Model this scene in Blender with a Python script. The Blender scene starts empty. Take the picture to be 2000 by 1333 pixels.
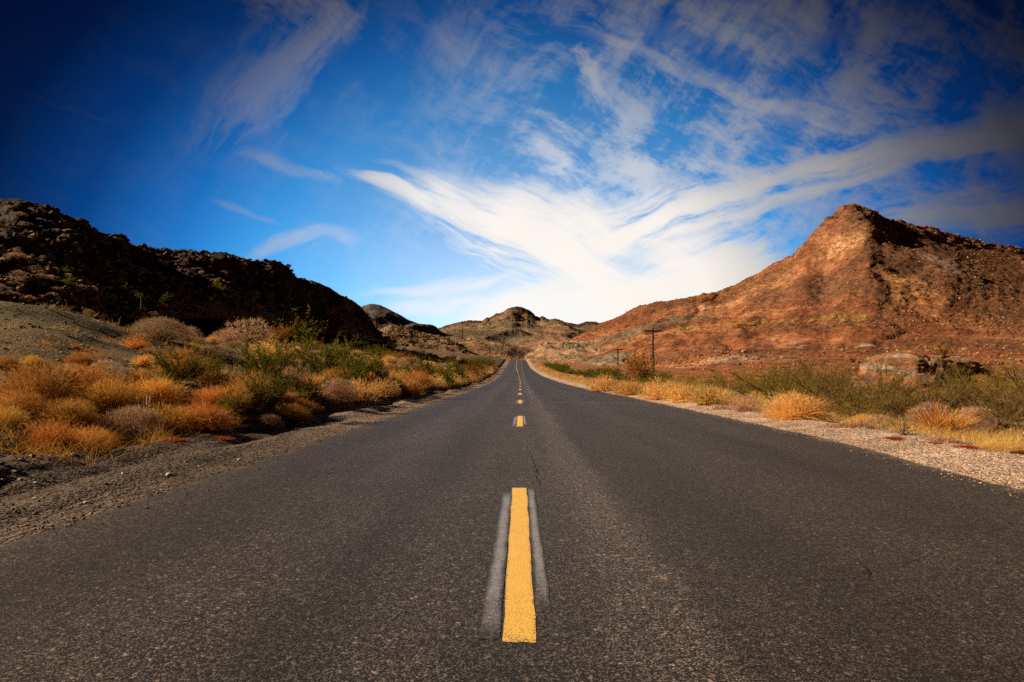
import bpy, math, random
import numpy as np
from mathutils import Vector, Matrix, Euler
from mathutils.bvhtree import BVHTree

R = math.radians
scene = bpy.context.scene
C = scene.collection
random.seed(7)

# ------------------------------------------------------------------ camera
CAMZ = 0.9
cam_d = bpy.data.cameras.new('camera')
cam_d.lens = 24.0
cam_d.sensor_width = 36.0
cam_d.clip_start = 0.05
cam_d.clip_end = 20000
cam = bpy.data.objects.new('camera', cam_d)
C.objects.link(cam)
cam.location = (0.0, 0.0, CAMZ)
cam.rotation_euler = (R(90 + 2.856), 0, R(0.687))
scene.camera = cam

# ------------------------------------------------------------------ sun, exposure
SUN_EL, SUN_AZ = R(27), R(-90)          # azimuth from +Y, negative = left of the road
SKY_STRENGTH = 0.085
sun_d = bpy.data.lights.new('sun', 'SUN')
sun_d.energy = 5.0
sun_d.angle = R(0.5)
sun_d.color = (1.0, 0.79, 0.56)
sun = bpy.data.objects.new('sun', sun_d)
C.objects.link(sun)
to_sun = Vector((math.sin(SUN_AZ) * math.cos(SUN_EL), math.cos(SUN_AZ) * math.cos(SUN_EL), math.sin(SUN_EL)))
sun.rotation_euler = to_sun.to_track_quat('Z', 'Y').to_euler()
sun.location = to_sun * 300
scene.view_settings.view_transform = 'Standard'
scene.view_settings.look = 'None'
scene.view_settings.exposure = 0.55
scene.view_settings.gamma = 1.0
scene.cycles.max_bounces = 6
scene.cycles.transparent_max_bounces = 8
scene.cycles.use_denoising = False
scene.cycles.sample_clamp_indirect = 1.5
scene.cycles.use_adaptive_sampling = True
scene.cycles.adaptive_threshold = 0.015

# pixel of the 2000 x 1333 photograph -> viewing ray (used to read positions off the survey photo)
_F = 24.0 / 36.0 * 2000
_M = np.array(Euler(cam.rotation_euler).to_matrix())
def ray(u, v):
    d = np.array([(u - 1000) / _F, -(v - 666.5) / _F, -1.0])
    return _M @ (d / np.linalg.norm(d))
def at(u, v, Y):
    d = ray(u, v)
    return np.array([0, 0, CAMZ]) + d * (Y / d[1])
def ab(u, v):
    d = ray(u, v)
    return d[0] / d[1], d[2] / d[1]

# ------------------------------------------------------------------ node helper
class NT:
    def __init__(s, tree): s.t = tree; s.n = tree.nodes; s.l = tree.links
    def new(s, typ, **kw):
        n = s.n.new(typ)
        for k, v in kw.items(): setattr(n, k, v)
        return n
    def put(s, sock, v):
        if hasattr(v, 'is_output') or isinstance(v, bpy.types.NodeSocket): s.l.new(v, sock)
        else:
            if isinstance(v, (tuple, list)) and len(v) == 3 and sock.type == 'RGBA': v = (*v, 1)
            sock.default_value = v
    def m(s, op, a, b=0.0, c=0.0, clamp=False):
        n = s.new('ShaderNodeMath', operation=op, use_clamp=clamp)
        s.put(n.inputs[0], a)
        if len(n.inputs) > 1: s.put(n.inputs[1], b)
        if len(n.inputs) > 2: s.put(n.inputs[2], c)
        return n.outputs[0]
    def add(s, a, b): return s.m('ADD', a, b)
    def sub(s, a, b): return s.m('SUBTRACT', a, b)
    def mul(s, a, b): return s.m('MULTIPLY', a, b)
    def rng(s, v, a, b, c=0.0, d=1.0, smooth=True):
        n = s.new('ShaderNodeMapRange', interpolation_type='SMOOTHSTEP' if smooth else 'LINEAR', clamp=True)
        s.put(n.inputs['Value'], v); s.put(n.inputs['From Min'], a); s.put(n.inputs['From Max'], b)
        s.put(n.inputs['To Min'], c); s.put(n.inputs['To Max'], d)
        return n.outputs['Result']
    def mix(s, f, a, b, blend='MIX'):
        n = s.new('ShaderNodeMix', data_type='RGBA', blend_type=blend)
        s.put(n.inputs['Factor'], f); s.put(n.inputs[6], a); s.put(n.inputs[7], b)
        return n.outputs[2]
    def noise(s, vec, scale, detail=4, rough=0.55, dist=0.0, dim='3D'):
        n = s.new('ShaderNodeTexNoise', noise_dimensions=dim)
        s.put(n.inputs['Vector'], vec); s.put(n.inputs['Scale'], scale); s.put(n.inputs['Detail'], detail)
        s.put(n.inputs['Roughness'], rough); s.put(n.inputs['Distortion'], dist)
        return n.outputs['Fac']
    def vor(s, vec, scale, feature='F1', rand=1.0):
        n = s.new('ShaderNodeTexVoronoi', feature=feature)
        s.put(n.inputs['Vector'], vec); s.put(n.inputs['Scale'], scale)
        s.put(n.inputs['Randomness'], rand)
        return n
    def ramp(s, f, stops):
        n = s.new('ShaderNodeValToRGB')
        e = n.color_ramp.elements
        while len(e) < len(stops): e.new(0.5)
        for el, (p, c) in zip(e, stops): el.position = p; el.color = (*c, 1)
        s.put(n.inputs[0], f)
        return n.outputs[0]
    def xyz(s, x, y, z=0.0):
        n = s.new('ShaderNodeCombineXYZ')
        s.put(n.inputs[0], x); s.put(n.inputs[1], y); s.put(n.inputs[2], z)
        return n.outputs[0]
    def sep(s, v):
        n = s.new('ShaderNodeSeparateXYZ'); s.put(n.inputs[0], v); return n.outputs
    def bump(s, h, strength=0.5, dist=0.02, normal=None):
        n = s.new('ShaderNodeBump'); s.put(n.inputs['Height'], h)
        n.inputs['Strength'].default_value = strength; n.inputs['Distance'].default_value = dist
        if normal is not None: s.l.new(normal, n.inputs['Normal'])
        return n.outputs[0]
    def attr(s, name):
        n = s.new('ShaderNodeAttribute'); n.attribute_name = name; return n

# ------------------------------------------------------------------ world: blue sky with painted lens vignette, and cirrus
def build_world():
    w = bpy.data.worlds.new('World'); scene.world = w; w.use_nodes = True
    w.cycles.sampling_method = 'NONE'
    t = NT(w.node_tree); t.n.clear()
    out = t.new('ShaderNodeOutputWorld'); bg = t.new('ShaderNodeBackground')
    bg.inputs['Strength'].default_value = SKY_STRENGTH
    t.l.new(bg.outputs[0], out.inputs[0])
    sky = t.new('ShaderNodeTexSky', sky_type='NISHITA')
    sky.sun_disc = False
    sky.sun_elevation = SUN_EL
    sky.sun_rotation = SUN_AZ % (2 * math.pi)
    sky.altitude = 800; sky.dust_density = 0.3; sky.ozone_density = 2.0; sky.air_density = 1.0
    tc = t.new('ShaderNodeTexCoord')
    d = tc.outputs['Generated']
    x, y, z = t.sep(d)[:]
    ys = t.m('MAXIMUM', y, 0.06)
    a = t.m('DIVIDE', x, ys); b = t.m('DIVIDE', z, ys)
    front = t.rng(y, 0.08, 0.3)
    # blue deepens away from the road's heading, lens vignette painted into it
    rx = t.mul(t.add(x, -0.01), 1.42); rz = t.mul(t.sub(z, 0.09), 1.75)
    r = t.m('SQRT', t.add(t.mul(rx, rx), t.mul(rz, rz)))
    r = t.m('ADD', t.mul(r, front), t.mul(t.sub(1.0, front), 1.2))
    rr = t.m('DIVIDE', r, 1.5)
    deep = t.ramp(rr, [
        (0.0, (0.62, 0.70, 0.80)), (0.12, (0.50, 0.64, 0.80)), (0.24, (0.23, 0.50, 0.74)), (0.35, (0.070, 0.35, 0.64)),
        (0.44, (0.019, 0.17, 0.42)), (0.53, (0.003, 0.048, 0.165)), (0.61, (0.0006, 0.010, 0.045)), (0.72, (0.0, 0.002, 0.012)), (1.0, (0.0, 0.0015, 0.009))])
    deep = t.mix(1.0, deep, (2.3, 2.3, 2.3), 'MULTIPLY')
    bw = t.new('ShaderNodeRGBToBW'); t.l.new(sky.outputs[0], bw.inputs[0])
    base = t.mix(0.45, sky.outputs[0], bw.outputs[0])
    blue = t.mix(1.0, base, deep, 'MULTIPLY')
    cdim = t.ramp(rr, [  # clouds dimmed outward by the same painted vignette
        (0.0, (1, 1, 1)), (0.24, (0.95, 0.94, 0.93)), (0.34, (0.55, 0.555, 0.57)), (0.42, (0.36, 0.365, 0.38)), (0.50, (0.15, 0.15, 0.16)),
        (0.57, (0.045, 0.044, 0.046)), (0.65, (0.010, 0.010, 0.011)), (1.0, (0.006, 0.006, 0.008))])
    P = t.xyz(a, b)
    n_ = t.new('ShaderNodeTexNoise', noise_dimensions='2D'); t.put(n_.inputs['Vector'], P)
    n_.inputs['Scale'].default_value = 5.0; n_.inputs['Detail'].default_value = 2.5; n_.inputs['Roughness'].default_value = 0.55
    wr, wg, wb_ = t.sep(n_.outputs['Color'])[:]
    wa = t.add(a, t.mul(t.sub(wr, 0.5), 0.06)); wb = t.add(b, t.mul(t.sub(wg, 0.5), 0.06))
    def fibre(ang, lo, hi, sx, sy, seed, detail=8, rough=0.62, dist=0.0):
        c, s_ = math.cos(ang), math.sin(ang)
        f1 = t.add(t.mul(wa, c), t.mul(wb, s_)); f2 = t.add(t.mul(wa, -s_), t.mul(wb, c))
        return t.rng(t.noise(t.xyz(t.add(t.mul(f1, sx), seed), t.mul(f2, sy)), 1.0, detail, rough, dist, '2D'), lo, hi, 0, 1, smooth=False)
    FD = fibre(-0.40, .33, .67, 4.2, 30, 1.0, 9, 0.64)          # falling to the right
    FU = fibre(0.30, .33, .67, 3.4, 27, 5.0, 9, 0.64)           # rising to the right
    FS = fibre(0.95, .30, .70, 5.0, 17, 9.0, 9, 0.66)           # steep
    FP = fibre(-0.45, .30, .70, 9.0, 19, 13.0, 9, 0.70, 0.1)   # broken puffs
    k = 1.0 / _F
    def streak(p0, p1, w0, w1, i0, i1, F, amp=1.0, end=0.15, bias=0.30):
        A, B = np.array(ab(*p0)), np.array(ab(*p1))
        L = np.linalg.norm(B - A); e = (B - A) / L
        qa = t.sub(wa, float(A[0])); qb = t.sub(wb, float(A[1]))
        s_ = t.m('DIVIDE', t.add(t.mul(qa, float(e[0])), t.mul(qb, float(e[1]))), float(L))
        q = t.add(t.mul(qa, float(-e[1])), t.mul(qb, float(e[0])))
        q = t.m('DIVIDE', q, t.rng(s_, 0, 1, w0 * k, w1 * k, smooth=False))
        fall = t.m('EXPONENT', t.mul(t.mul(q, q), -0.9))
        ends = t.mul(t.rng(s_, -end, end), t.rng(s_, 1 + end, 1 - end, 0, 1))
        cov = t.mul(fall, ends)
        dens = t.m('MULTIPLY', t.add(t.mul(t.sub(F, 0.5), amp), t.sub(t.mul(cov, 1.15), bias)), 1.0, clamp=True)
        return t.mul(t.mul(dens, cov), t.rng(s_, 0, 1, i0, i1, smooth=False))
    parts = [
        streak((705, 340), (1010, 470), 14, 64, 1.7, 3.0, FD, 1.5, .10, .28),
        streak((960, 440), (1330, 600), 60, 115, 2.8, 3.6, FD, 1.3, .12, .20),
        streak((760, 330), (1260, 470), 20, 60, .8, .9, FD, 1.0, .2),
        streak((1050, 440), (1520, 560), 80, 120, 1.5, 2.0, FU, 1.4, .15, .15),
        streak((1180, 465), (1700, 320), 54, 36, 2.4, 2.0, FU, 1.6, .15, .34),
        streak((1600, 350), (2150, 215), 36, 46, 1.9, 1.4, FU, 1.6, .15, .34),
        streak((900, 650), (1500, 560), 45, 100, 2.2, 3.0, FU, 0.7, .15, .12),
        streak((660, 10), (400, 290), 90, 75, .75, .38, FS, 2.0, .25, .45),
        streak((470, -20), (690, 45), 50, 32, 1.5, .8, FP, 1.7, .2, .35),
        streak((480, 305), (670, 355), 16, 18, .34, .42, FP, 2.0, .25, .40),
        streak((480, 505), (640, 460), 9, 24, .6, .7, FU, 1.5, .25, .3),
        streak((700, 480), (590, 435), 24, 14, .35, .1, FP, 1.2, .3),
        streak((680, 588), (1060, 540), 12, 22, .5, 1.1, FU, 1.0, .2),
        streak((740, 612), (1100, 570), 14, 40, .8, 1.5, FU, 0.9, .2, .2),
        streak((1130, 60), (1580, 230), 16, 26, .45, .55, FD, 1.8, .25, .38),
        streak((1110, 100), (1160, 175), 22, 14, 1.0, .7, FP, 2.0, .4, .35),
        streak((1030, 235), (1120, 390), 55, 40, .5, .55, FP, 1.7, .3, .35),
        streak((1200, 180), (1260, 370), 70, 45, .35, .5, FP, 1.7, .3, .35),
        streak((1290, 310), (1540, 350), 28, 24, .6, .5, FP, 1.6, .25),
        streak((1400, 200), (1780, 260), 110, 110, .5, .5, FP, 1.7, .3, .35),
        streak((1150, 40), (1750, 60), 120, 120, .35, .4, FS, 1.5, .3, .35),
        streak((1700, 440), (2100, 395), 40, 60, 1.4, 1.6, FU, 1.6, .2, .35),
        streak((0, 165), (230, 250), 4, 5, .10, .11, FD, .5, .2, .1),
        streak((840, 40), (1010, 130), 70, 90, .22, .24, FS, 1.5, .3, .35),
        streak((420, 395), (560, 450), 8, 12, .25, .3, FD, .9, .2),
    ]
    tot = parts[0]
    for p in parts[1:]: tot = t.add(tot, p)
    # a hole of blue inside the bright bank
    ha, hb = ab(1250, 495)
    hx = t.m('DIVIDE', t.sub(wa, float(ha)), 0.040); hy = t.m('DIVIDE', t.sub(wb, float(hb)), 0.018)
    hole = t.m('EXPONENT', t.mul(t.add(t.mul(hx, hx), t.mul(hy, hy)), -1.0))
    tot = t.mul(tot, t.sub(1.0, t.mul(hole, 0.75)))
    veil = t.mul(t.rng(t.add(t.mul(FP, 0.6), t.mul(FS, 0.4)), 0.30, 0.85), t.rng(a, -0.30, 0.30, 0.06, 0.72))
    veil = t.mul(veil, t.rng(b, 0.05, 0.25, 0.25, 1.0))
    tot = t.mul(t.add(tot, veil), front)
    tot = t.m('SUBTRACT', 1.0, t.m('EXPONENT', t.mul(tot, -0.9)))
    cloud = t.mix(1.0, cdim, (8.2, 7.75, 7.2), 'MULTIPLY')
    t.l.new(t.mix(tot, blue, cloud), bg.inputs['Color'])
build_world()

# ------------------------------------------------------------------ numpy noise
_rs = np.random.RandomState(11)
_perm = _rs.permutation(512)
_perm = np.concatenate([_perm, _perm, _perm])
_grad = _rs.normal(size=(512, 3)); _grad /= np.linalg.norm(_grad, axis=1)[:, None]
def perlin(x, y, z=0.0):
    x, y = np.asarray(x, float), np.asarray(y, float); z = np.asarray(z, float) + np.zeros_like(x)
    xi, yi, zi = np.floor(x).astype(int), np.floor(y).astype(int), np.floor(z).astype(int)
    xf, yf, zf = x - xi, y - yi, z - zi
    u, v, w = (f * f * f * (f * (f * 6 - 15) + 10) for f in (xf, yf, zf))
    def g(dx, dy, dz):
        h = _perm[(_perm[(_perm[(xi + dx) & 511] + yi + dy) & 511] + zi + dz) & 511]
        gr = _grad[h]
        return gr[..., 0] * (xf - dx) + gr[..., 1] * (yf - dy) + gr[..., 2] * (zf - dz)
    L = lambda a, b, q: a + (b - a) * q
    return L(L(L(g(0,0,0), g(1,0,0), u), L(g(0,1,0), g(1,1,0), u), v),
             L(L(g(0,0,1), g(1,0,1), u), L(g(0,1,1), g(1,1,1), u), v), w) * 1.5
def fbm(x, y, z=0.0, octv=4, lac=2.03, gain=0.5):
    s, a, f = 0, 1.0, 1.0
    for i in range(octv):
        s = s + a * perlin(np.asarray(x) * f + 7.3 * i, np.asarray(y) * f + 3.1 * i, np.asarray(z) * f); a *= gain; f *= lac
    return s
def ridged(x, y, z=0.0, octv=4, lac=2.03, gain=0.5):
    s, a, f = 0, 1.0, 1.0
    for i in range(octv):
        s = s + a * (1 - 2 * np.abs(perlin(np.asarray(x) * f + 5.7 * i, np.asarray(y) * f + 9.1 * i, np.asarray(z) * f))); a *= gain; f *= lac
    return s
def sst(x, a, b):
    q = np.clip((np.asarray(x, float) - a) / (b - a), 0, 1); return q * q * (3 - 2 * q)

# ------------------------------------------------------------------ mesh helpers
def mk(name, V, F, mat=None, parent=None, attrs=None, smooth=False, link=True, data_only=False):
    """one mesh object from numpy vertices and a list of (n,k) face arrays"""
    V = np.asarray(V, np.float32)
    if not isinstance(F, list): F = [F]
    F = [np.asarray(f, np.int32) for f in F if len(f)]
    me = bpy.data.meshes.new(name)
    nl = sum(f.size for f in F); npoly = sum(len(f) for f in F)
    me.vertices.add(len(V)); me.vertices.foreach_set('co', V.ravel())
    me.loops.add(nl); me.loops.foreach_set('vertex_index', np.concatenate([f.ravel() for f in F]))
    me.polygons.add(npoly)
    tot = np.concatenate([np.full(len(f), f.shape[1], np.int32) for f in F])
    st = np.concatenate([[0], np.cumsum(tot)[:-1]]).astype(np.int32)
    me.polygons.foreach_set('loop_start', st); me.polygons.foreach_set('loop_total', tot)
    me.polygons.foreach_set('use_smooth', np.full(npoly, smooth, bool))
    me.update(calc_edges=True)
    for k, v in (attrs or {}).items():
        v = np.asarray(v, np.float32)
        if v.ndim == 1:
            at_ = me.attributes.new(k, 'FLOAT', 'POINT'); at_.data.foreach_set('value', v)
        else:
            if v.shape[1] == 3: v = np.concatenate([v, np.ones((len(v), 1), np.float32)], 1)
            at_ = me.attributes.new(k, 'FLOAT_COLOR', 'POINT'); at_.data.foreach_set('color', v.ravel())
    if mat: me.materials.append(mat)
    if data_only: return me
    o = bpy.data.objects.new(name, me)
    if link: C.objects.link(o)
    if parent: o.parent = parent
    return o
def tag(o, label=None, cat=None, group=None, kind=None):
    if label: o['label'] = label
    if cat: o['category'] = cat
    if group: o['group'] = group
    if kind: o['kind'] = kind
    return o
def grid_faces(nr, nc):
    i = np.arange(nr - 1)[:, None] * nc + np.arange(nc - 1)[None, :]
    return np.stack([i, i + 1, i + nc + 1, i + nc], -1).reshape(-1, 4)

class MB:
    """collects shapes into one mesh"""
    def __init__(s): s.v = []; s.f4 = []; s.f3 = []; s.n = 0; s.at = []
    def addv(s, V, quads=(), tris=(), val=0.5):
        V = np.asarray(V, float).reshape(-1, 3)
        if len(quads): s.f4.append(np.asarray(quads, int).reshape(-1, 4) + s.n)
        if len(tris): s.f3.append(np.asarray(tris, int).reshape(-1, 3) + s.n)
        s.v.append(V); s.at.append(np.full(len(V), val)); s.n += len(V)
    def tube(s, pts, rad, sides=6, val=0.5, caps=True):
        pts = np.asarray(pts, float); rad = np.broadcast_to(np.asarray(rad, float), (len(pts),))
        rings = []
        for i, p in enumerate(pts):
            d = pts[min(i + 1, len(pts) - 1)] - pts[max(i - 1, 0)]
            d = d / (np.linalg.norm(d) + 1e-9)
            up = np.array([0, 0, 1.0]) if abs(d[2]) < 0.95 else np.array([1.0, 0, 0])
            a = np.cross(d, up); a /= np.linalg.norm(a); b = np.cross(d, a)
            th = np.arange(sides) / sides * 2 * np.pi
            rings.append(p + rad[i] * (np.cos(th)[:, None] * a + np.sin(th)[:, None] * b))
        V = np.concatenate(rings); n = len(pts); q = []
        for i in range(n - 1):
            for j in range(sides):
                k = (j + 1) % sides
                q.append((i * sides + j, i * sides + k, (i + 1) * sides + k, (i + 1) * sides + j))
        tr = []
        if caps:
            for base in (0, (n - 1) * sides):
                for j in range(1, sides - 1):
                    tr.append((base, base + j, base + j + 1) if base else (base, base + j + 1, base + j))
        s.addv(V, q, tr, val)
    def box(s, c, size, val=0.5, rotz=0.0):
        c = np.asarray(c, float); h = np.asarray(size, float) / 2
        V = np.array([(x, y, z) for x in (-1, 1) for y in (-1, 1) for z in (-1, 1)]) * h
        cz, sz = math.cos(rotz), math.sin(rotz)
        V = np.stack([V[:, 0] * cz - V[:, 1] * sz, V[:, 0] * sz + V[:, 1] * cz, V[:, 2]], 1) + c
        s.addv(V, [(0, 1, 3, 2), (4, 6, 7, 5), (0, 4, 5, 1), (2, 3, 7, 6), (0, 2, 6, 4), (1, 5, 7, 3)], val=val)
    def build(s, name, mat, parent=None, smooth=False, data_only=False):
        F = []
        if s.f4: F.append(np.concatenate(s.f4))
        if s.f3: F.append(np.concatenate(s.f3))
        return mk(name, np.concatenate(s.v), F, mat, parent, {'rnd': np.concatenate(s.at)}, smooth, data_only=data_only)

# ------------------------------------------------------------------ materials
def newmat(name):
    m = bpy.data.materials.new(name); m.use_nodes = True
    t = NT(m.node_tree)
    bs = t.n['Principled BSDF']
    return m, t, bs
def terrain_mat(name, fine, mid, speck=0.35, bumps=((0.6, 0.05),), rough=0.95, mott=0.35, coarse=0.2, dark=(0.35, 0.33, 0.30)):
    """earth whose own colour is the mesh's 'col' attribute, broken up by stones and dust at several sizes"""
    m, t, bs = newmat(name)
    geo = t.new('ShaderNodeNewGeometry'); P = geo.outputs['Position']
    col = t.attr('col').outputs['Color']
    n1 = t.noise(P, coarse, 5, 0.6)
    n2 = t.noise(P, mid, 6, 0.65)
    v = t.vor(P, fine); v2 = t.vor(P, fine * 0.37)
    vc = t.sep(v.outputs['Color'])[0]; vc2 = t.sep(v2.outputs['Color'])[1]
    f = t.add(t.rng(n2, 0.3, 0.7, 1 - mott, 1 + mott), t.mul(t.sub(vc, 0.5), speck))
    f = t.add(f, t.mul(t.sub(vc2, 0.5), speck * 1.2))
    c = t.mix(1.0, col, t.xyz(f, f, f), 'MULTIPLY')
    c = t.mix(t.rng(n1, 0.38, 0.68, 0.0, 0.5), c, t.mix(1.0, c, dark, 'MULTIPLY'))
    t.l.new(c, bs.inputs['Base Color'])
    bs.inputs['Roughness'].default_value = rough
    bs.inputs['Specular IOR Level'].default_value = 0.15
    h = t.add(t.mul(v.outputs['Distance'], -0.5), t.add(t.mul(n2, 1.2), t.mul(v2.outputs['Distance'], -0.8)))
    nb = None
    for st, di in bumps: nb = t.bump(h, st, di, nb)
    t.l.new(nb, bs.inputs['Normal'])
    return m
M_ground = terrain_mat('earth', 46.0, 2.2, 0.50, ((0.9, 0.035),), mott=0.30, coarse=0.35)
M_hill = terrain_mat('hill_rock', 2.6, 0.35, 0.45, ((0.42, 0.3),), mott=0.40, coarse=0.05)
M_far = terrain_mat('far_rock', 0.9, 0.10, 0.30, ((0.6, 1.0),), mott=0.30, coarse=0.012)

def asphalt_graph(t, P):
    x, y, z = t.sep(P)[:]
    v = t.vor(P, 185.0); vb = t.vor(P, 85.0)
    s1 = t.sep(v.outputs['Color'])[0]; s2 = t.sep(vb.outputs['Color'])[1]
    n1 = t.noise(t.xyz(t.mul(x, 1.6), t.mul(y, 0.16)), 1.0, 5, 0.6)
    n2 = t.noise(P, 1.3, 5, 0.65)
    stone = t.m('POWER', t.rng(s1, 0.42, 1.0, 0.0, 1.0, smooth=False), 1.6)
    c = t.mix(stone, (0.0070, 0.0060, 0.0054), (0.165, 0.132, 0.108))
    c = t.mix(t.rng(s2, 0.975, 0.985), c, (0.20, 0.155, 0.125))
    g3 = t.noise(P, 24.0, 4, 0.9); g4 = t.noise(t.xyz(t.mul(x, 30.0), t.mul(y, 7.0)), 1.0, 4, 0.85)
    gk = t.mul(t.rng(g3, 0.36, 0.64, 0.55, 1.45, smooth=False), t.rng(g4, 0.34, 0.66, 0.66, 1.34, smooth=False))
    # older left lane; younger, darker right lane beyond a wandering seam
    xw = t.add(x, t.mul(t.sub(t.noise(t.xyz(0.0, t.mul(y, 0.35)), 1.0, 4, 0.65), 0.5), 0.45))
    young = t.rng(xw, 0.62, 0.76)
    farlane = t.rng(y, 22.4, 22.7)
    young = t.mul(young, t.add(0.6, t.mul(farlane, 0.4)))
    band = t.mul(t.rng(xw, 0.20, 0.50), t.rng(xw, 0.76, 0.60, 0.0, 1.0))
    def track(c0, w): return t.m('EXPONENT', t.mul(t.m('POWER', t.m('DIVIDE', t.sub(xw, c0), w), 2.0), -1.0))
    wheel = t.add(t.add(track(-2.1, 0.30), track(-0.75, 0.26)), t.mul(t.add(track(1.25, .30), track(2.8, .35)), 0.7))
    k = t.add(1.15, t.mul(t.sub(n1, 0.5), 1.7))
    k = t.add(k, t.mul(t.sub(n2, 0.5), 0.8))
    k = t.mul(k, t.sub(1.0, t.mul(young, 0.32)))
    k = t.mul(k, t.sub(1.0, t.mul(wheel, 0.36)))
    k = t.add(k, t.mul(band, 0.75))
    joint = t.mul(t.mul(t.rng(y, 21.9, 22.3), t.rng(y, 22.75, 22.45, 0.0, 1.0)), t.rng(x, 0.5, 0.8))
    k = t.mul(t.add(k, t.mul(joint, 0.9)), gk)
    c = t.mix(1.0, c, t.xyz(k, k, k), 'MULTIPLY')
    h = t.add(t.mul(v.outputs['Distance'], -1.0), t.mul(vb.outputs['Distance'], -0.8))
    return c, h, s1, s2
def asphalt():
    m, t, bs = newmat('asphalt')
    geo = t.new('ShaderNodeNewGeometry'); P = geo.outputs['Position']
    x, y, z = t.sep(P)[:]
    c, h, s1, s2 = asphalt_graph(t, P)
    ed = t.attr('edge').outputs['Fac']
    sp = t.add(t.mul(t.noise(P, 1.1, 6, 0.75), 0.9), t.mul(s1, 0.28))
    spill = t.rng(t.sub(sp, t.mul(ed, 0.95)), 0.42, 0.62)
    sand = t.mix(t.rng(x, -1, 1), (0.15, 0.11, 0.08), (0.46, 0.33, 0.25))
    sand = t.mix(s2, sand, t.mix(1.0, sand, (0.45, 0.45, 0.45), 'MULTIPLY'))
    c = t.mix(spill, c, sand)
    t.l.new(c, bs.inputs['Base Color'])
    t.put(bs.inputs['Roughness'], t.add(0.62, t.mul(spill, 0.35)))
    bs.inputs['Specular IOR Level'].default_value = 0.22
    bs.inputs['Sheen Weight'].default_value = 0.035; bs.inputs['Sheen Roughness'].default_value = 0.45; bs.inputs['Sheen Tint'].default_value = (1, .87, .76, 1)
    t.l.new(t.bump(h, 0.35, 0.005), bs.inputs['Normal'])
    return m
M_asphalt = asphalt()

def paint(name, colr, wear_lo, wear_hi, rough=0.55, edge_k=0.45):
    m, t, bs = newmat(name)
    geo = t.new('ShaderNodeNewGeometry'); P = geo.outputs['Position']
    c0, h, s1, s2 = asphalt_graph(t, P)
    n = t.noise(P, 60.0, 5, 0.8); n2 = t.noise(P, 3.4, 5, 0.65)
    grit = t.add(t.mul(s1, 0.55), t.add(t.mul(n, 0.55), t.mul(n2, 0.45)))
    edge = t.attr('edge').outputs['Fac']
    worn = t.rng(t.add(grit, t.mul(edge, edge_k)), wear_lo, wear_hi)
    tone = t.add(0.72, t.add(t.mul(t.noise(P, 9.0, 4), 0.3), t.mul(t.noise(P, 90.0, 3, .8), 0.3)))
    c = t.mix(1.0, colr, t.xyz(tone, tone, tone), 'MULTIPLY')
    t.l.new(t.mix(worn, c, c0), bs.inputs['Base Color']); bs.inputs['Roughness'].default_value = rough
    bs.inputs['Specular IOR Level'].default_value = 0.22
    bs.inputs['Sheen Weight'].default_value = 0.035; bs.inputs['Sheen Roughness'].default_value = 0.45; bs.inputs['Sheen Tint'].default_value = (1, .87, .76, 1)
    t.l.new(t.bump(h, 0.3, 0.004), bs.inputs['Normal'])
    return m
M_yellow = paint('yellow_paint', (0.95, 0.57, 0.095), 0.97, 1.30, edge_k=0.28)
M_grey = paint('grey_cover_paint', (0.34, 0.35, 0.385), 0.55, 1.30, edge_k=0.65)
M_yellow_far = paint('yellow_paint_faded', (0.62, 0.36, 0.09), 1.1, 1.4)

def plant(name, stops, trans=0.35, hue=0.02, val=0.3, rough=0.8):
    m, t, bs = newmat(name)
    rn = t.attr('rnd').outputs['Fac']
    oi = t.new('ShaderNodeObjectInfo').outputs['Random']
    f = t.add(t.mul(rn, 0.8), t.mul(oi, 0.2))
    c = t.ramp(f, stops)
    hs = t.new('ShaderNodeHueSaturation')
    t.put(hs.inputs['Hue'], t.add(0.5 - hue, t.mul(oi, 2 * hue)))
    t.put(hs.inputs['Value'], t.add(1 - val * 0.6, t.mul(t.m('FRACT', t.mul(oi, 7.31)), val * 1.2)))
    t.l.new(c, hs.inputs['Color'])
    c = hs.outputs[0]
    df = t.new('ShaderNodeBsdfDiffuse'); tr = t.new('ShaderNodeBsdfTranslucent'); mx = t.new('ShaderNodeMixShader')
    t.l.new(c, df.inputs[0]); t.l.new(c, tr.inputs[0]); mx.inputs[0].default_value = trans
    t.l.new(df.outputs[0], mx.inputs[1]); t.l.new(tr.outputs[0], mx.inputs[2])
    out = t.n['Material Output']; t.l.new(mx.outputs[0], out.inputs[0])
    t.n.remove(bs)
    return m
M_gold = plant('golden_grass', [(0.0, (0.34, 0.12, 0.018)), (0.4, (0.58, 0.26, 0.045)), (0.8, (0.72, 0.40, 0.10)), (1, (0.80, 0.52, 0.20))], 0.4, 0.016, 0.5)
M_ygold = plant('yellow_grass', [(0.0, (0.46, 0.24, 0.05)), (0.4, (0.72, 0.43, 0.12)), (0.8, (0.84, 0.58, 0.22)), (1, (0.88, 0.68, 0.34))], 0.45, 0.012)
M_straw = plant('straw_twigs', [(0.0, (0.24, 0.12, 0.07)), (0.4, (0.46, 0.26, 0.15)), (0.8, (0.60, 0.40, 0.26)), (1, (0.66, 0.50, 0.36))], 0.3, 0.012)
M_green = plant('creosote_leaf', [(0.0, (0.055, 0.06, 0.008)), (0.5, (0.145, 0.14, 0.018)), (0.85, (0.26, 0.22, 0.028)), (1, (0.38, 0.28, 0.05))], 0.4, 0.02)
M_olive = plant('olive_leaf', [(0.0, (0.10, 0.09, 0.013)), (0.5, (0.27, 0.21, 0.032)), (0.85, (0.44, 0.30, 0.06)), (1, (0.54, 0.38, 0.11))], 0.45, 0.02)
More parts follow.
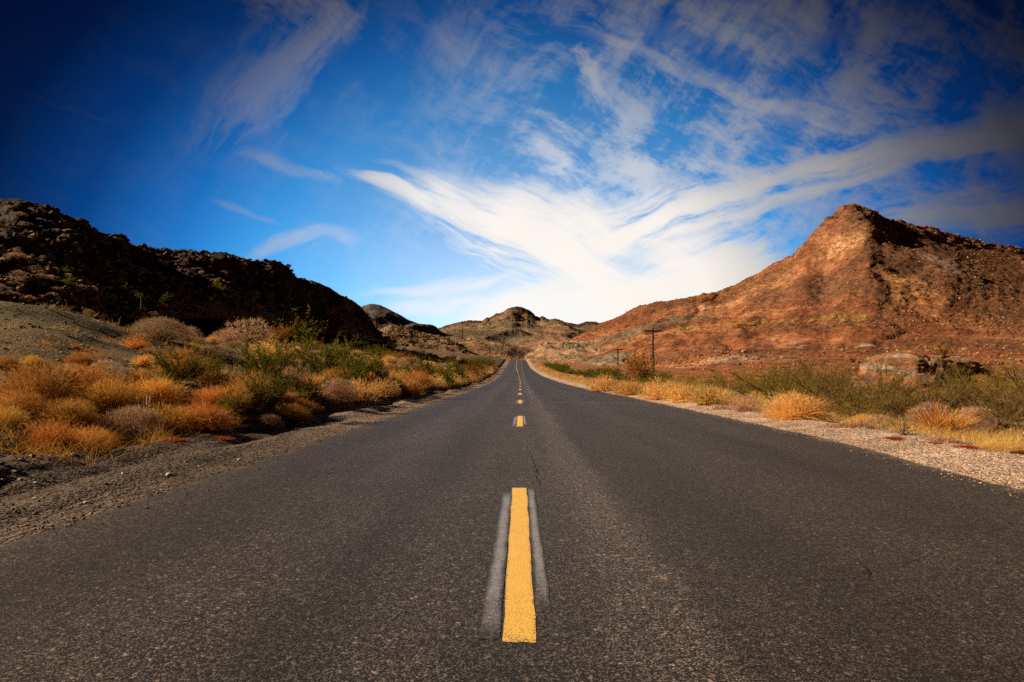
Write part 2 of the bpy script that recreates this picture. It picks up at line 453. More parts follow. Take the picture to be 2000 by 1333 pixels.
M_dark = plant('dead_twigs', [(0.0, (0.035, 0.028, 0.022)), (0.6, (0.10, 0.075, 0.055)), (1, (0.22, 0.16, 0.12))], 0.15, 0.01)
M_red = plant('red_weed', [(0.0, (0.22, 0.035, 0.012)), (0.6, (0.46, 0.10, 0.03)), (1, (0.60, 0.24, 0.09))], 0.35, 0.01)
M_rust = plant('rusty_foliage', [(0.0, (0.17, 0.065, 0.01)), (0.5, (0.34, 0.14, 0.018)), (1, (0.46, 0.23, 0.04))], 0.4, 0.012)
M_cholla = plant('cholla_skin', [(0.0, (0.13, 0.12, 0.02)), (0.6, (0.26, 0.23, 0.045)), (1, (0.42, 0.36, 0.10))], 0.1, 0.01)
M_pale = plant('pale_stalk', [(0.0, (0.42, 0.30, 0.16)), (1, (0.78, 0.62, 0.40))], 0.2, 0.01)
M_stem = plant('brown_stem', [(0.0, (0.08, 0.05, 0.03)), (1, (0.20, 0.13, 0.08))], 0.05, 0.01)

def wood(name, c0, c1):
    m, t, bs = newmat(name)
    tc = t.new('ShaderNodeTexCoord'); x, y, z = t.sep(tc.outputs['Object'])[:]
    n = t.noise(t.xyz(t.mul(x, 30), t.mul(y, 30), t.mul(z, 1.5)), 1.0, 5, 0.6)
    t.l.new(t.mix(n, c0, c1), bs.inputs['Base Color']); bs.inputs['Roughness'].default_value = 0.85
    t.l.new(t.bump(n, 0.5, 0.02), bs.inputs['Normal'])
    return m
M_pole = wood('creosoted_wood', (0.016, 0.011, 0.009), (0.06, 0.035, 0.025))
M_post = wood('weathered_post', (0.05, 0.045, 0.04), (0.16, 0.14, 0.12))
M_bark = wood('dead_bark', (0.025, 0.013, 0.008), (0.15, 0.062, 0.026))
def plain(name, c0, c1, scale=6.0, rough=0.7, bump=0.3):
    m, t, bs = newmat(name)
    tc = t.new('ShaderNodeTexCoord'); n = t.noise(tc.outputs['Object'], scale, 6, 0.65)
    t.l.new(t.mix(t.rng(n, 0.3, 0.7), c0, c1), bs.inputs['Base Color']); bs.inputs['Roughness'].default_value = rough
    t.l.new(t.bump(n, bump, 0.05), bs.inputs['Normal'])
    return m
M_white = plain('white_plastic', (0.62, 0.62, 0.6), (0.8, 0.8, 0.78))
M_glass = plain('brown_porcelain', (0.05, 0.03, 0.02), (0.09, 0.05, 0.03), rough=0.3)
def colmat(name, rough=0.95, bump=0.0, scale=40):
    m, t, bs = newmat(name)
    c = t.attr('col').outputs['Color']
    geo = t.new('ShaderNodeNewGeometry'); n = t.noise(geo.outputs['Position'], scale, 4)
    k = t.add(0.7, t.mul(n, 0.6))
    t.l.new(t.mix(1.0, c, t.xyz(k, k, k), 'MULTIPLY'), bs.inputs['Base Color'])
    bs.inputs['Roughness'].default_value = rough; bs.inputs['Specular IOR Level'].default_value = 0.15
    return m
M_col = colmat('stone_and_scrub')

# ------------------------------------------------------------------ road geometry
_Yk = np.array([-30, 0, 40, 52, 61.5, 71, 80.7, 90, 100, 110, 120, 150, 180, 220, 255, 272, 285, 310, 360, 430, 600])
_Zk = np.array([0, 0, 0, .043, .116, .207, .355, .49, .64, .86, 1.12, 2.0, 3.0, 4.75, 6.35, 6.95, 6.9, 5.6, 4.0, 4.0, 9.0])
_yd = np.arange(-30, 600.1, 0.5)
_zd = np.interp(_yd, _Yk, _Zk)
_k = np.hanning(31); _k /= _k.sum()
_zs = np.convolve(np.pad(_zd, 15, mode='edge'), _k, 'valid')
zr = lambda Y: np.interp(Y, _yd, _zs)
xc = lambda Y: np.interp(Y, [0, 75, 119, 165, 220, 275, 330], [0, 0, -.35, -.95, -1.05, -1.4, -4])
eL = lambda Y: xc(Y) - np.interp(Y, [0, 30, 120, 270], [2.8, 2.82, 2.9, 2.75])
eR = lambda Y: xc(Y) + np.interp(Y, [0, 3, 6, 10, 28, 71, 119, 270], [3.9, 3.9, 4.05, 4.42, 4.55, 4.0, 3.65, 3.5])

def ground_z(X, Y):
    X, Y = np.asarray(X, float), np.asarray(Y, float)
    z0 = zr(Y)
    dl = eL(Y) - X; dr = X - eR(Y)
    near = 1 - sst(Y, 60, 120)
    # left: gravel shoulder with wheel-pushed ridges, then the bank
    wob = fbm(X * .15, Y * .12, 2.0, 3)
    rip = np.sin(dl * 4.2 + wob * 5) * 0.5 + fbm(X * 1.1, Y * .35, 5.0, 4)
    zl = 0.11 * rip * sst(dl, 0.15, 0.9) * (1 - sst(dl, 3.0, 5.0)) * near
    ramp = np.clip(dl - 1.6, 0, None)
    rise = 0.25 * (np.sqrt(ramp ** 2 + 1.2) - math.sqrt(1.2))
    cap = np.interp(Y, [0, 18, 40, 52, 78, 120, 200], [2.2, 2.5, 3.9, 5.0, 7.5, 8.0, 8.0])
    rise = cap * (1 - np.exp(-rise / cap))
    zl = zl + rise + .32 * sst(dl + .25 * fbm(Y * .3, Y * 0, 4.4, 3), 1.5, 2.0) * sst(Y, 9, 14)
    zl += sst(dl, 2.2, 8) * (0.40 * fbm(X * .13, Y * .13, 1.0, 4) + 0.07 * fbm(X * .9, Y * .9, 4.0, 4))
    zl += 0.95 * np.exp(-((X + 14.5) / 5.5) ** 2 - ((Y - 19) / 7) ** 2)
    zl -= 0.5 * np.exp(-((X + 24) / 7) ** 2 - ((Y - 28) / 9) ** 2)
    # right: pale graded shoulder lip, then nearly level desert
    lip = 0.10 * np.exp(-((dr - 0.9) / 0.55) ** 2) * (0.7 + 0.6 * fbm(X * .5, Y * .5, 8.0, 3))
    zr_ = lip - 0.10 * sst(dr, 1.3, 2.6) + 0.012 * fbm(X * 2.5, Y * 2.5, 3.0, 3) * sst(dr, .1, .6)
    zr_ = zr_ + sst(dr, 2, 7) * (0.16 * fbm(X * .12, Y * .12, 6.0, 4) + 0.05 * fbm(X * .8, Y * .8, 9.0, 3))
    zr_ = zr_ + 0.028 * np.clip(dr - 9, 0, None) * sst(Y, 20, 60)
    side = np.where(dl > 0, zl, np.where(dr > 0, zr_, 0))
    inside = (dl <= 0) & (dr <= 0)
    e = np.minimum(np.abs(dl), np.abs(dr))
    g = z0 + side + np.where(inside, -0.035 * sst(e, 0, 0.25) - 0.004, 0.004 * 0 - 0.004)
    far = sst(np.hypot(X, Y), 340, 520)
    return g * (1 - far) + far * (6 + 2.5 * fbm(X * .01, Y * .01, 0, 3))

def lin(c): return np.array(c, float)
def ground_col(X, Y):
    dl = eL(Y) - X; dr = X - eR(Y)
    n = fbm(X * .35, Y * .35, 3.3, 4); n2 = fbm(X * .09, Y * .09, 7.7, 3)
    sh_l = lin((.135, .098, .072)); olive = lin((.205, .165, .082)); tan = lin((.26, .17, .095))
    pale = lin((.60, .43, .32)); rt = lin((.38, .21, .11)); red = lin((.38, .155, .065)); pinkl = lin((.30, .215, .165))
    mixv = lambda a, b, f: a * (1 - f[..., None]) + b * f[..., None]
    c = mixv(np.broadcast_to(sh_l, X.shape + (3,)), np.broadcast_to(pinkl, X.shape + (3,)), sst(Y, 6, 18) * (1 - sst(dl, 1.0, 2.2)))
    c = mixv(c, olive, sst(dl + n * 1.0, 2.6, 4.2))
    c = mixv(c, tan, sst(n2 + .25 * n, 0.02, 0.35) * sst(dl, 3, 6) * (1 - np.exp(-((X + 14) / 6) ** 2 - ((Y - 19) / 9) ** 2)))
    c = mixv(c, tan, sst(Y, 50, 90) * sst(dl, 3, 6))
    cr = mixv(np.broadcast_to(pale, X.shape + (3,)), rt, sst(dr + n * .35 - 0.3 * (Y < 7), 1.15, 1.9))
    cr = mixv(cr, red, sst(dr + n2 * 6, 8, 16))
    return np.where((X > 0)[..., None], cr, c)

TERR = []
def reg(o):
    TERR.append(o); return o

def build_ground():
    ys = np.concatenate([np.arange(-12, 2, 0.5), 2 + np.cumsum(np.geomspace(0.05, 5.0, 330)),])
    ys = np.concatenate([ys[ys < 420], np.geomspace(425, 9000, 26)])
    tt = np.linspace(0, 1, 150)
    off = 0.03 * (np.exp(tt * np.log(90 / .03 + 1)) - 1)         # distance away from the road edge
    off = np.concatenate([np.linspace(0, 2.4, 70)[:-1], 2.4 + off[off > 0.0]])
    off = np.concatenate([off, np.geomspace(110, 9000, 18)])
    rows = []
    for Y in ys:
        l, r_ = float(eL(Y)), float(eR(Y))
        mid = np.array([l + .08, l + .3, 0.0, r_ - .3, r_ - .08])
        rows.append(np.concatenate([(l - off)[::-1], mid, r_ + off]))
    X = np.array(rows); Y = np.broadcast_to(ys[:, None], X.shape)
    Z = ground_z(X, Y)
    V = np.stack([X, Y, Z], -1).reshape(-1, 3)
    col = ground_col(X, Y).reshape(-1, 3)
    o = mk('ground', V, grid_faces(*X.shape), M_ground, attrs={'col': col}, smooth=True)
    tag(o, kind='structure'); reg(o)

def build_road():
    ys = np.concatenate([np.arange(-12, 30, 0.12), np.arange(30, 120, 0.5), np.arange(120, 320, 2.0)])
    fr = np.unique(np.concatenate([np.linspace(0, 1, 27), np.linspace(0, .09, 8), np.linspace(.91, 1, 8)]))
    jl = 0.05 * fbm(ys * 2.2, ys * 0, 1.1, 4) + .05 * fbm(ys * .4, ys * 0, 3.1, 2); jr = 0.09 * fbm(ys * 2.2, ys * 0, 5.1, 4) + .07 * fbm(ys * .4, ys * 0, 8.1, 2)
    l = eL(ys) + jl; r_ = eR(ys) + jr
    X = l[:, None] + (r_ - l)[:, None] * fr[None, :]
    Y = np.broadcast_to(ys[:, None], X.shape)
    Z = zr(Y) + 0.006 * fbm(X * .8, Y * .3, 2.0, 3)
    Z = Z - 0.02 * (np.minimum(fr, 1 - fr) < 0.01)[None, :] + 0.004
    ed = np.minimum(X - l[:, None], r_[:, None] - X)
    o = mk('road', np.stack([X, Y, Z], -1).reshape(-1, 3), grid_faces(*X.shape), M_asphalt, attrs={'edge': ed.ravel()}, smooth=True)
    tag(o, kind='structure')
    return o
road_z = lambda X, Y: zr(Y) + 0.006 * fbm(np.asarray(X) * .8, np.asarray(Y) * .3, 2.0, 3) + 0.004

def stripe(name, x0, x1, y0, y1, mat, parent, lift=0.0018, skew=0.0, nx=9):
    ny = max(4, int((y1 - y0) / 0.08)); ny = min(ny, 200)
    fy = np.linspace(0, 1, ny); fx = np.linspace(0, 1, nx)
    Y = y0 + (y1 - y0) * fy[:, None] + 0 * fx[None, :]
    base = xc(Y) if y1 > 60 else 0 * Y
    X = base + x0 + (x1 - x0) * fx[None, :] + skew * fy[:, None] + 0.006 * fbm(Y * 3, Y * 0, x0 * 7, 3)
    Y = Y + 0.012 * fbm(X * 30, X * 0, y0, 2) * ((fy[:, None] < .001) | (fy[:, None] > .999))
    Z = road_z(X, Y) + lift
    e = np.maximum(np.abs(fx[None, :] - .5) * 2, 0 * fy[:, None]) ** (2.0 if mat is M_grey else 16)
    e = np.maximum(e, np.exp(-(fy[:, None] * (y1 - y0)) / (0.30 if mat is M_grey else 0.22)) + 0 * fx[None, :])
    if mat is M_grey: e = np.maximum(e, np.exp(-((1 - fy[:, None]) * (y1 - y0)) / 0.15) + 0 * fx[None, :])
    return mk(name, np.stack([X, Y, Z], -1).reshape(-1, 3), grid_faces(ny, nx), mat, parent, {'edge': e.ravel()})

def build_markings(road):
    for k in range(13):
        y0 = 2.335 + 9.6 * k; y1 = y0 + 3.12
        sk = 0.0
        stripe('yellow_dash', -0.062, 0.052, y0, y1, M_yellow, road, skew=sk)
        if k < 4:
            stripe('grey_dash', -0.146, -0.072, y0 + .03, y1 - .20, M_grey, road, skew=0.012)
            stripe('grey_dash', 0.060, 0.118, y0 + .30, y1, M_grey, road, skew=-0.008)
    stripe('yellow_line', -0.06, 0.09, 128, 271, M_yellow_far, road, lift=0.02, nx=3)
    # a few fine cracks in the right lane and along the seam
    mb = MB()
    def crack(pts, w):
        p = np.array(pts, float); n = 40
        d = np.concatenate([[0], np.cumsum(np.linalg.norm(np.diff(p, axis=0), axis=1))])
        s = np.linspace(0, d[-1], n)
        q = np.stack([np.interp(s, d, p[:, 0]), np.interp(s, d, p[:, 1])], 1)
        q += 0.035 * np.stack([fbm(s * 3, s * 0, pts[0][0], 4), fbm(s * 3, s * 0 + 9, pts[0][1], 4)], 1)
        tg = np.gradient(q, axis=0); tg /= np.linalg.norm(tg, axis=1)[:, None]
        nn = np.stack([-tg[:, 1], tg[:, 0]], 1)
        ww = .6 * w * (0.5 + 0.7 * np.abs(fbm(s * 9, s * 0, 2.0, 3)))[:, None] * np.sin(np.linspace(0.15, np.pi - .15, n))[:, None]
        A, B = q + nn * ww, q - nn * ww
        V = np.concatenate([np.c_[A, road_z(A[:, 0], A[:, 1]) + .0035], np.c_[B, road_z(B[:, 0], B[:, 1]) + .0035]])
        i = np.arange(n - 1)
        mb.addv(V, np.stack([i, i + n, i + n + 1, i + 1], 1))
    def px(u, v):
        d = ray(u, v); k = -CAMZ / d[2]; return (d[0] * k, d[1] * k)
    crack([px(1545, 1130), px(1620, 1133), px(1686, 1126)], .004)
    crack([px(1694, 1106), px(1750, 1100), px(1815, 1087)], .004)
    crack([px(1684, 1100), px(1690, 1112), px(1688, 1128)], .010)
    crack([px(1610, 1060), px(1650, 1054), px(1690, 1050)], .004)
    crack([px(1730, 1180), px(1790, 1170), px(1815, 1166), px(1850, 1172)], .005)
    crack([px(1040, 895), px(1046, 915), px(1051, 935), px(1056, 955)], .012)
    crack([px(1032, 880), px(1040, 898)], .008)
    mc, t, bs = newmat('crack_fill'); bs.inputs['Base Color'].default_value = (.008, .007, .006, 1); bs.inputs['Roughness'].default_value = .9  # near-black colour of the cracks
    mb.build('cracks', mc, road)

# ------------------------------------------------------------------ hills as lofted land forms
def catmull(P, t):
    n = len(P); t = np.clip(t, 0, n - 1 - 1e-6); i = int(t); f = t - i
    p0, p1, p2, p3 = P[max(i - 1, 0)], P[i], P[min(i + 1, n - 1)], P[min(i + 2, n - 1)]
    return 0.5 * ((2 * p1) + (-p0 + p2) * f + (2 * p0 - 5 * p1 + 4 * p2 - p3) * f ** 2 + (-p0 + 3 * p1 - 3 * p2 + p3) * f ** 3)
def loft(name, curves, ns, nt, mat, amp, gully, colfn, back=60, backz=None, rock=None, gfreq=0.05, seed=0.0, nback=14, ridge_amp=0.35, gmask=None, crag=None):
    """curves: foot to crest, each a list of (u, v, Y) read off the photo at distance Y along the road"""
    K = []
    for c in curves:
        c = np.array(c, float); f = (c[:, 0] - c[0, 0]) / (c[-1, 0] - c[0, 0]); q = np.linspace(0, 1, ns)
        u = c[0, 0] + q * (c[-1, 0] - c[0, 0]); v = np.interp(q, f, c[:, 1]); Yy = np.interp(q, f, c[:, 2])
        if len(c) > 2:
            kern = np.ones(5) / 5
            Yy = np.convolve(np.pad(Yy, 2, mode='edge'), kern, 'valid')
        K.append(np.array([at(a_, b_, y_) for a_, b_, y_ in zip(u, v, Yy)]))
    nseg = len(K) - 1
    rows = [catmull(K, s) for s in np.linspace(0, nseg, nt * nseg + 1)]
    crest = len(rows) - 1
    dirs = K[-1][:, :2] / np.linalg.norm(K[-1][:, :2], axis=1)[:, None]
    for j in range(1, nback + 1):
        f = j / nback
        p = K[-1].copy(); p[:, :2] += dirs * back * f
        zb = K[0][:, 2].min() - 3 if backz is None else backz
        p[:, 2] = K[-1][:, 2] + (zb - K[-1][:, 2]) * (f ** 1.35)
        rows.append(p)
    G = np.array(rows)
    du = np.gradient(G, axis=1); dv = np.gradient(G, axis=0)
    N = np.cross(du, dv); N /= (np.linalg.norm(N, axis=2)[..., None] + 1e-9)
    if N[:crest, :, 2].mean() < 0: N = -N
    tt = np.arange(len(rows)) / crest
    prof = np.where(tt <= 1, sst(tt, 0, .25) * (1 - (1 - ridge_amp) * sst(tt, .75, 1.0)), ridge_amp + (1 - ridge_amp) * sst(tt, 1.0, 1.3))[:, None]
    X, Y, Z = G[..., 0], G[..., 1], G[..., 2]
    d = amp * fbm(X * gfreq, Y * gfreq, Z * gfreq + seed, 6, gain=.52)
    # gullies follow the fall line: noise stretched from foot to crest
    sarc = np.concatenate([[0], np.cumsum(np.linalg.norm(np.diff(K[len(K) // 2], axis=0), axis=1))])
    S = np.broadcast_to(sarc[None, :], X.shape) + 8 * gully * fbm(X * gfreq * .7, Y * gfreq * .7, seed + 3, 3)
    T = np.broadcast_to((tt * 60 * gfreq)[:, None], X.shape)
    d = d + gully * (ridged(S * gfreq * .8, T * .16, seed + 5, 4, gain=.42) - 0.6)
    if gmask is not None: d = d * gmask(np.linspace(0, 1, ns))[None, :]
    if rock is not None: d = d + rock(X, Y, Z, np.broadcast_to(tt[:, None], X.shape))
    dd_ = d * prof
    if crag is not None: dd_ = dd_ + crag(X, Y, Z, np.broadcast_to(tt[:, None], X.shape))
    G = G + N * dd_[..., None]
    col = colfn(G[..., 0], G[..., 1], G[..., 2], np.broadcast_to(tt[:, None], X.shape), d).reshape(-1, 3)
    o = mk(name, G.reshape(-1, 3), grid_faces(len(rows), ns), mat, attrs={'col': col}, smooth=True)
    # outward faces
    if N[:crest, :, 2].mean() * 1 and np.cross(du, dv)[:crest, :, 2].mean() < 0: o.data.flip_normals()
    tag(o, kind='structure'); reg(o)
    o['grid'] = [len(rows), ns, crest]
    return o, G, crest

def mixc(a, b, f): return np.asarray(a) * (1 - f[..., None]) + np.asarray(b) * f[..., None]
def blocky(X, Y, Z, s, seed):
    """steps and blocks of broken rock"""
    a = fbm(X * s, Y * s, Z * s + seed, 3)
    q = np.floor(a * 3.2) / 3.2
    return q + 0.35 * ridged(X * s * 2.3, Y * s * 2.3, Z * s * 2.3 + seed, 3)

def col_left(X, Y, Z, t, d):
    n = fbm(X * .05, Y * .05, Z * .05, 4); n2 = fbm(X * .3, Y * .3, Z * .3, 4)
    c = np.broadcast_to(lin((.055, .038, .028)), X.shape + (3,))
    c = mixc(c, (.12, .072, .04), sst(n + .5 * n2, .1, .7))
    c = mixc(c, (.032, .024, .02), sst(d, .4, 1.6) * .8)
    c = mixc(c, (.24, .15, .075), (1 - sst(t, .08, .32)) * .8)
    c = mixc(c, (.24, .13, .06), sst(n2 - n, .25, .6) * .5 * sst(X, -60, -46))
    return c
def rock_left(X, Y, Z, t):
    patch = sst(fbm(X * .045, Y * .045, Z * .045 + 4, 3), -.15, .25)
    return 1.3 * blocky(X, Y, Z, .16, 2.0) * sst(t, .35, .7) * patch + .5 * blocky(X, Y, Z, .45, 5.0) * sst(t, .25, .5)

def build_hills():
    H = {}
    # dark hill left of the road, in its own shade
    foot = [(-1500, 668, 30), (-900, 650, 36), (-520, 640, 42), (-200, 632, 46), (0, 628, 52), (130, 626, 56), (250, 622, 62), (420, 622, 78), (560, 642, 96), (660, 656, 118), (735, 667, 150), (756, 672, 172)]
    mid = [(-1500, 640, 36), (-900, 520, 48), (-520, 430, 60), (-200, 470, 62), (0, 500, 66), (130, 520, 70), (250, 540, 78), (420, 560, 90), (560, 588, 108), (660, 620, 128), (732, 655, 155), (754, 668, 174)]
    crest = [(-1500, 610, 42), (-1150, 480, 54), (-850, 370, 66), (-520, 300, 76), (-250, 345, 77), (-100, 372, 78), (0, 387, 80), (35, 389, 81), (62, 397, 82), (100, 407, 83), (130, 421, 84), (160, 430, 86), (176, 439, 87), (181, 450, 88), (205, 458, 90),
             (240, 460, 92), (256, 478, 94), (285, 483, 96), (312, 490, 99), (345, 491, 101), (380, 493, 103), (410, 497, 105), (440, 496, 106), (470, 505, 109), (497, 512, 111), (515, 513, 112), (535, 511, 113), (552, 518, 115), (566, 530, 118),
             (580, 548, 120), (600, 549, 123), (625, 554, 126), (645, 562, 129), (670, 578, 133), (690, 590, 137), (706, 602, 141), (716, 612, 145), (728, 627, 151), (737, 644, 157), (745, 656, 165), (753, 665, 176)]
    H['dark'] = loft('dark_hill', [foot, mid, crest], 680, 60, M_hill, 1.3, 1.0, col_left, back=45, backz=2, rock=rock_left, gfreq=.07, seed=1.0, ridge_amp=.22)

    def col_spur(X, Y, Z, t, d):
        n = fbm(X * .08, Y * .08, Z * .08, 4)
        c = np.broadcast_to(lin((.34, .20, .10)), X.shape + (3,))
        c = mixc(c, (.10, .07, .05), sst(n + .2 * d, .1, .5) * sst(t, .5, .8))
        return mixc(c, (.30, .20, .11), sst(-n, .1, .5) * .6)
    sp_f = [(560, 705, 120), (700, 712, 125), (800, 722, 132), (880, 730, 142), (930, 733, 152), (962, 731, 172)]
    sp_m = [(600, 680, 190), (720, 684, 195), (800, 692, 200), (870, 702, 205), (925, 717, 206), (958, 725, 205)]
    sp_c = [(640, 640, 270), (700, 641, 272), (745, 643, 274), (765, 634, 276), (790, 640, 278), (812, 647, 280), (835, 653, 278), (870, 660, 275), (895, 669, 268), (915, 683, 258), (932, 697, 248), (942, 712, 236), (954, 723, 222)]
    H['spur'] = loft('scrub_spur', [sp_f, sp_m, sp_c], 220, 40, M_hill, 1.0, .6, col_spur, back=60, backz=0, gfreq=.09, seed=6.0, ridge_amp=.3,
                     rock=lambda X, Y, Z, t: .9 * blocky(X, Y, Z, .2, 8.0) * sst(t, .6, .9))

    def col_orange(X, Y, Z, t, d):
        n = fbm(X * .07, Y * .07, Z * .07, 4)
        c = np.broadcast_to(lin((.40, .20, .09)), X.shape + (3,))
        c = mixc(c, (.24, .17, .09), sst(n, -.1, .4))
        return mixc(c, (.50, .30, .16), sst(-n, .15, .5))
    o_f = [(820, 722, 235), (900, 720, 245), (960, 712, 258), (1000, 706, 272)]
    o_m = [(830, 690, 290), (900, 690, 292), (955, 694, 290), (998, 703, 284)]
    o_c = [(840, 668, 345), (870, 664, 345), (905, 664, 345), (928, 664, 342), (948, 672, 336), (962, 682, 326), (975, 690, 314), (990, 698, 298), (1000, 701, 290)]
    H['orange'] = loft('orange_spur', [o_f, o_m, o_c], 130, 36, M_hill, .9, .5, col_orange, back=70, backz=0, gfreq=.06, seed=9.0)
    o_f = [(1024, 708, 262), (1060, 715, 240), (1120, 722, 215), (1220, 728, 190)]
    o_m = [(1026, 700, 285), (1060, 694, 275), (1110, 690, 265), (1210, 690, 255)]
    o_c = [(1028, 697, 300), (1045, 690, 305), (1056, 676, 310), (1068, 671, 312), (1085, 671, 314), (1105, 668, 316), (1125, 666, 318), (1150, 664, 320), (1200, 655, 324)]
    def col_pale(X, Y, Z, t, d):
        n = fbm(X * .06, Y * .06, Z * .06, 4)
        c = np.broadcast_to(lin((.44, .25, .14)), X.shape + (3,))
        c = mixc(c, (.26, .20, .12), sst(n, -.05, .4))
        return mixc(c, (.50, .36, .24), sst(-n, .1, .5) * sst(t, .4, .8))
    H['pale'] = loft('pale_knoll', [o_f, o_m, o_c], 140, 36, M_hill, 1.2, .9, col_pale, back=60, backz=0, gfreq=.06, seed=12.0,
                     rock=lambda X, Y, Z, t: .9 * blocky(X, Y, Z, .18, 3.0) * sst(t, .4, .8))

    # far grey-brown hill behind the dark one
    def col_grey(X, Y, Z, t, d):
        n = fbm(X * .02, Y * .02, Z * .02, 4)
        c = np.broadcast_to(lin((.115, .09, .085)), X.shape + (3,))
        return mixc(c, (.19, .135, .105), sst(n, 0, .5))
    f_f = [(560, 690, 420), (700, 690, 430), (800, 690, 440), (900, 695, 450)]
    f_c = [(600, 640, 560), (660, 612, 560), (700, 598, 560), (722, 594, 560), (742, 596, 560), (760, 604, 560), (780, 615, 558), (795, 624, 556), (812, 630, 554), (830, 637, 552), (850, 645, 550), (875, 656, 548), (915, 676, 540)]
    H['grey'] = loft('grey_hill', [f_f, f_c], 200, 60, M_far, 4.0, 4.0, col_grey, back=120, backz=0, gfreq=.022, seed=15.0, ridge_amp=.25)

    # flat-topped mountain at the end of the road
    def col_mid(X, Y, Z, t, d):
        n = fbm(X * .012, Y * .012, Z * .012, 5); n2 = fbm(X * .04, Y * .04, Z * .04, 4)
        c = np.broadcast_to(lin((.27, .165, .095)), X.shape + (3,))
        c = mixc(c, (.19, .15, .085), sst(n + .3 * n2, -.1, .35))
        c = mixc(c, (.34, .19, .11), sst(-n, .1, .5) * (1 - sst(t, .4, .7)))
        c = mixc(c, (.085, .058, .045), sst(t + .05 * n2, .86, .93))
        return mixc(c, (.08, .055, .045), sst(d, 5, 10) * .6)
    m_f = [(760, 716, 330), (900, 716, 340), (1000, 717, 345), (1100, 716, 350), (1280, 716, 355)]
    m_1 = [(790, 680, 470), (870, 672, 480), (960, 668, 490), (1020, 664, 490), (1080, 664, 500), (1130, 668, 500), (1250, 672, 500)]
    m_2 = [(800, 664, 640), (860, 652, 645), (920, 645, 650), (960, 640, 655), (1000, 626, 660), (1030, 626, 660), (1060, 634, 660), (1090, 640, 655), (1130, 650, 650), (1240, 664, 650)]
    m_c = [(810, 660, 700), (852, 646, 700), (870, 638, 700), (887, 634, 702), (912, 629, 704), (925, 629, 705), (943, 630, 708), (952, 623, 710), (957, 625, 712), (970, 616, 716), (985, 613, 718), (993, 606, 720),
           (1009, 601, 722), (1020, 602, 722), (1031, 606, 722), (1041, 613, 722), (1046, 619, 722), (1054, 622, 722), (1058, 618, 722), (1063, 621, 722), (1072, 627, 720), (1083, 625, 718), (1093, 628, 716), (1105, 633, 714), (1121, 635, 712), (1130, 636, 712), (1146, 630, 730), (1160, 631, 740), (1170, 634, 745), (1180, 632, 750), (1230, 650, 750)]
    def rock_mid(X, Y, Z, t):
        cliff = 7 * sst(t, .87, .95)
        r_ = 3.5 * blocky(X, Y, Z, .03, 4.0) * sst(fbm(X * .01, Y * .01, 7.0, 3), .05, .3) * sst(t, .45, .8)
        return cliff * 0.6 + r_
    H['mid'] = loft('far_mountain', [m_f, m_1, m_2, m_c], 420, 50, M_far, 3.0, 4.2, col_mid, back=220, backz=0, rock=rock_mid, gfreq=.016, seed=18.0, ridge_amp=.22)

    # red mountain right of the road
    scars = [(1775, 552, 7, (.66, .36, .17)), (1752, 543, 5, (.60, .30, .10)), (1790, 572, 8, (.66, .33, .13)), (1770, 585, 6, (.62, .30, .11)), (1748, 562, 4, (.55, .25, .09)),
             (1836, 510, 6, (.58, .45, .37)), (1850, 526, 5, (.50, .37, .29)), (1648, 480, 9, (.44, .25, .12)), (1400, 600, 14, (.46, .25, .13)), (1500, 560, 12, (.42, .21, .10)), (1450, 700, 6, (.50, .34, .24))]
    greens = [(at(1200, 664, 285), 11), (at(1225, 658, 290), 11), (at(1250, 650, 294), 11), (at(1275, 643, 298), 11), (at(1305, 636, 300), 12), (at(1335, 631, 302), 11), (at(1360, 630, 300), 8)]
    stones = [(at(u, 674 + 4 * math.sin(u * .05), 150 + (1700 - u) * .05), 3.0) for u in range(1380, 1720, 14)]
    def col_red(X, Y, Z, t, d):
        n = fbm(X * .03, Y * .03, Z * .03, 5); n2 = fbm(X * .15, Y * .15, Z * .15, 4)
        c = np.broadcast_to(lin((.285, .098, .038)), X.shape + (3,))
        c = mixc(c, (.24, .095, .043), sst(n, -.05, .4))
        c = mixc(c, (.42, .185, .085), sst(-n + .3 * n2, .1, .5) * .8)
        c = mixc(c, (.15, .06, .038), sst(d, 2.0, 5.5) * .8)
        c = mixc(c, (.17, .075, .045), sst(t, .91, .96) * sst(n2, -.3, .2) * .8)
        c = mixc(c, (.20, .105, .05), sst(X + 40 * n, 105, 190) * (.55 + .35 * sst(n2, -.3, .3)))  # right side darkened in its colour, standing in for lens vignette
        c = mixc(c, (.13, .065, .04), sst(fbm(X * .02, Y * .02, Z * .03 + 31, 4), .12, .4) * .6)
        for p, s in greens:
            c = mixc(c, (.185, .165, .105), np.exp(-(((X - p[0]) ** 2 + (Y - p[1]) ** 2 + ((Z - p[2]) * 2.0) ** 2) / s ** 2)) * sst(n2, -.5, .0) * .9)
        for p, s in stones:
            c = mixc(c, (.50, .36, .27), np.exp(-(((X - p[0]) ** 2 + (Y - p[1]) ** 2 + ((Z - p[2]) * 3) ** 2) / s ** 2)) * sst(n2, .0, .4) * .8)
        D = np.stack([X, Y, Z - CAMZ], -1); D = D / np.linalg.norm(D, axis=-1, keepdims=True)
        for su, sv, s, k in scars:
            i_ = np.unravel_index(np.argmax((D @ ray(su, sv)) - (t > 1) * 2), X.shape); p = (X[i_], Y[i_], Z[i_])
            q = ((X - p[0]) ** 2 + (Y - p[1]) ** 2 + (Z - p[2]) ** 2) / s ** 2
            c = mixc(c, k, np.exp(-q * .75) * sst(n2, -.65, .05))
        return c
    r_f = [(1036, 712, 258), (1080, 722, 228), (1130, 729, 198), (1250, 733, 150), (1400, 736, 116), (1700, 739, 88), (2000, 742, 92), (2400, 745, 100), (2700, 748, 110), (3500, 750, 130)]
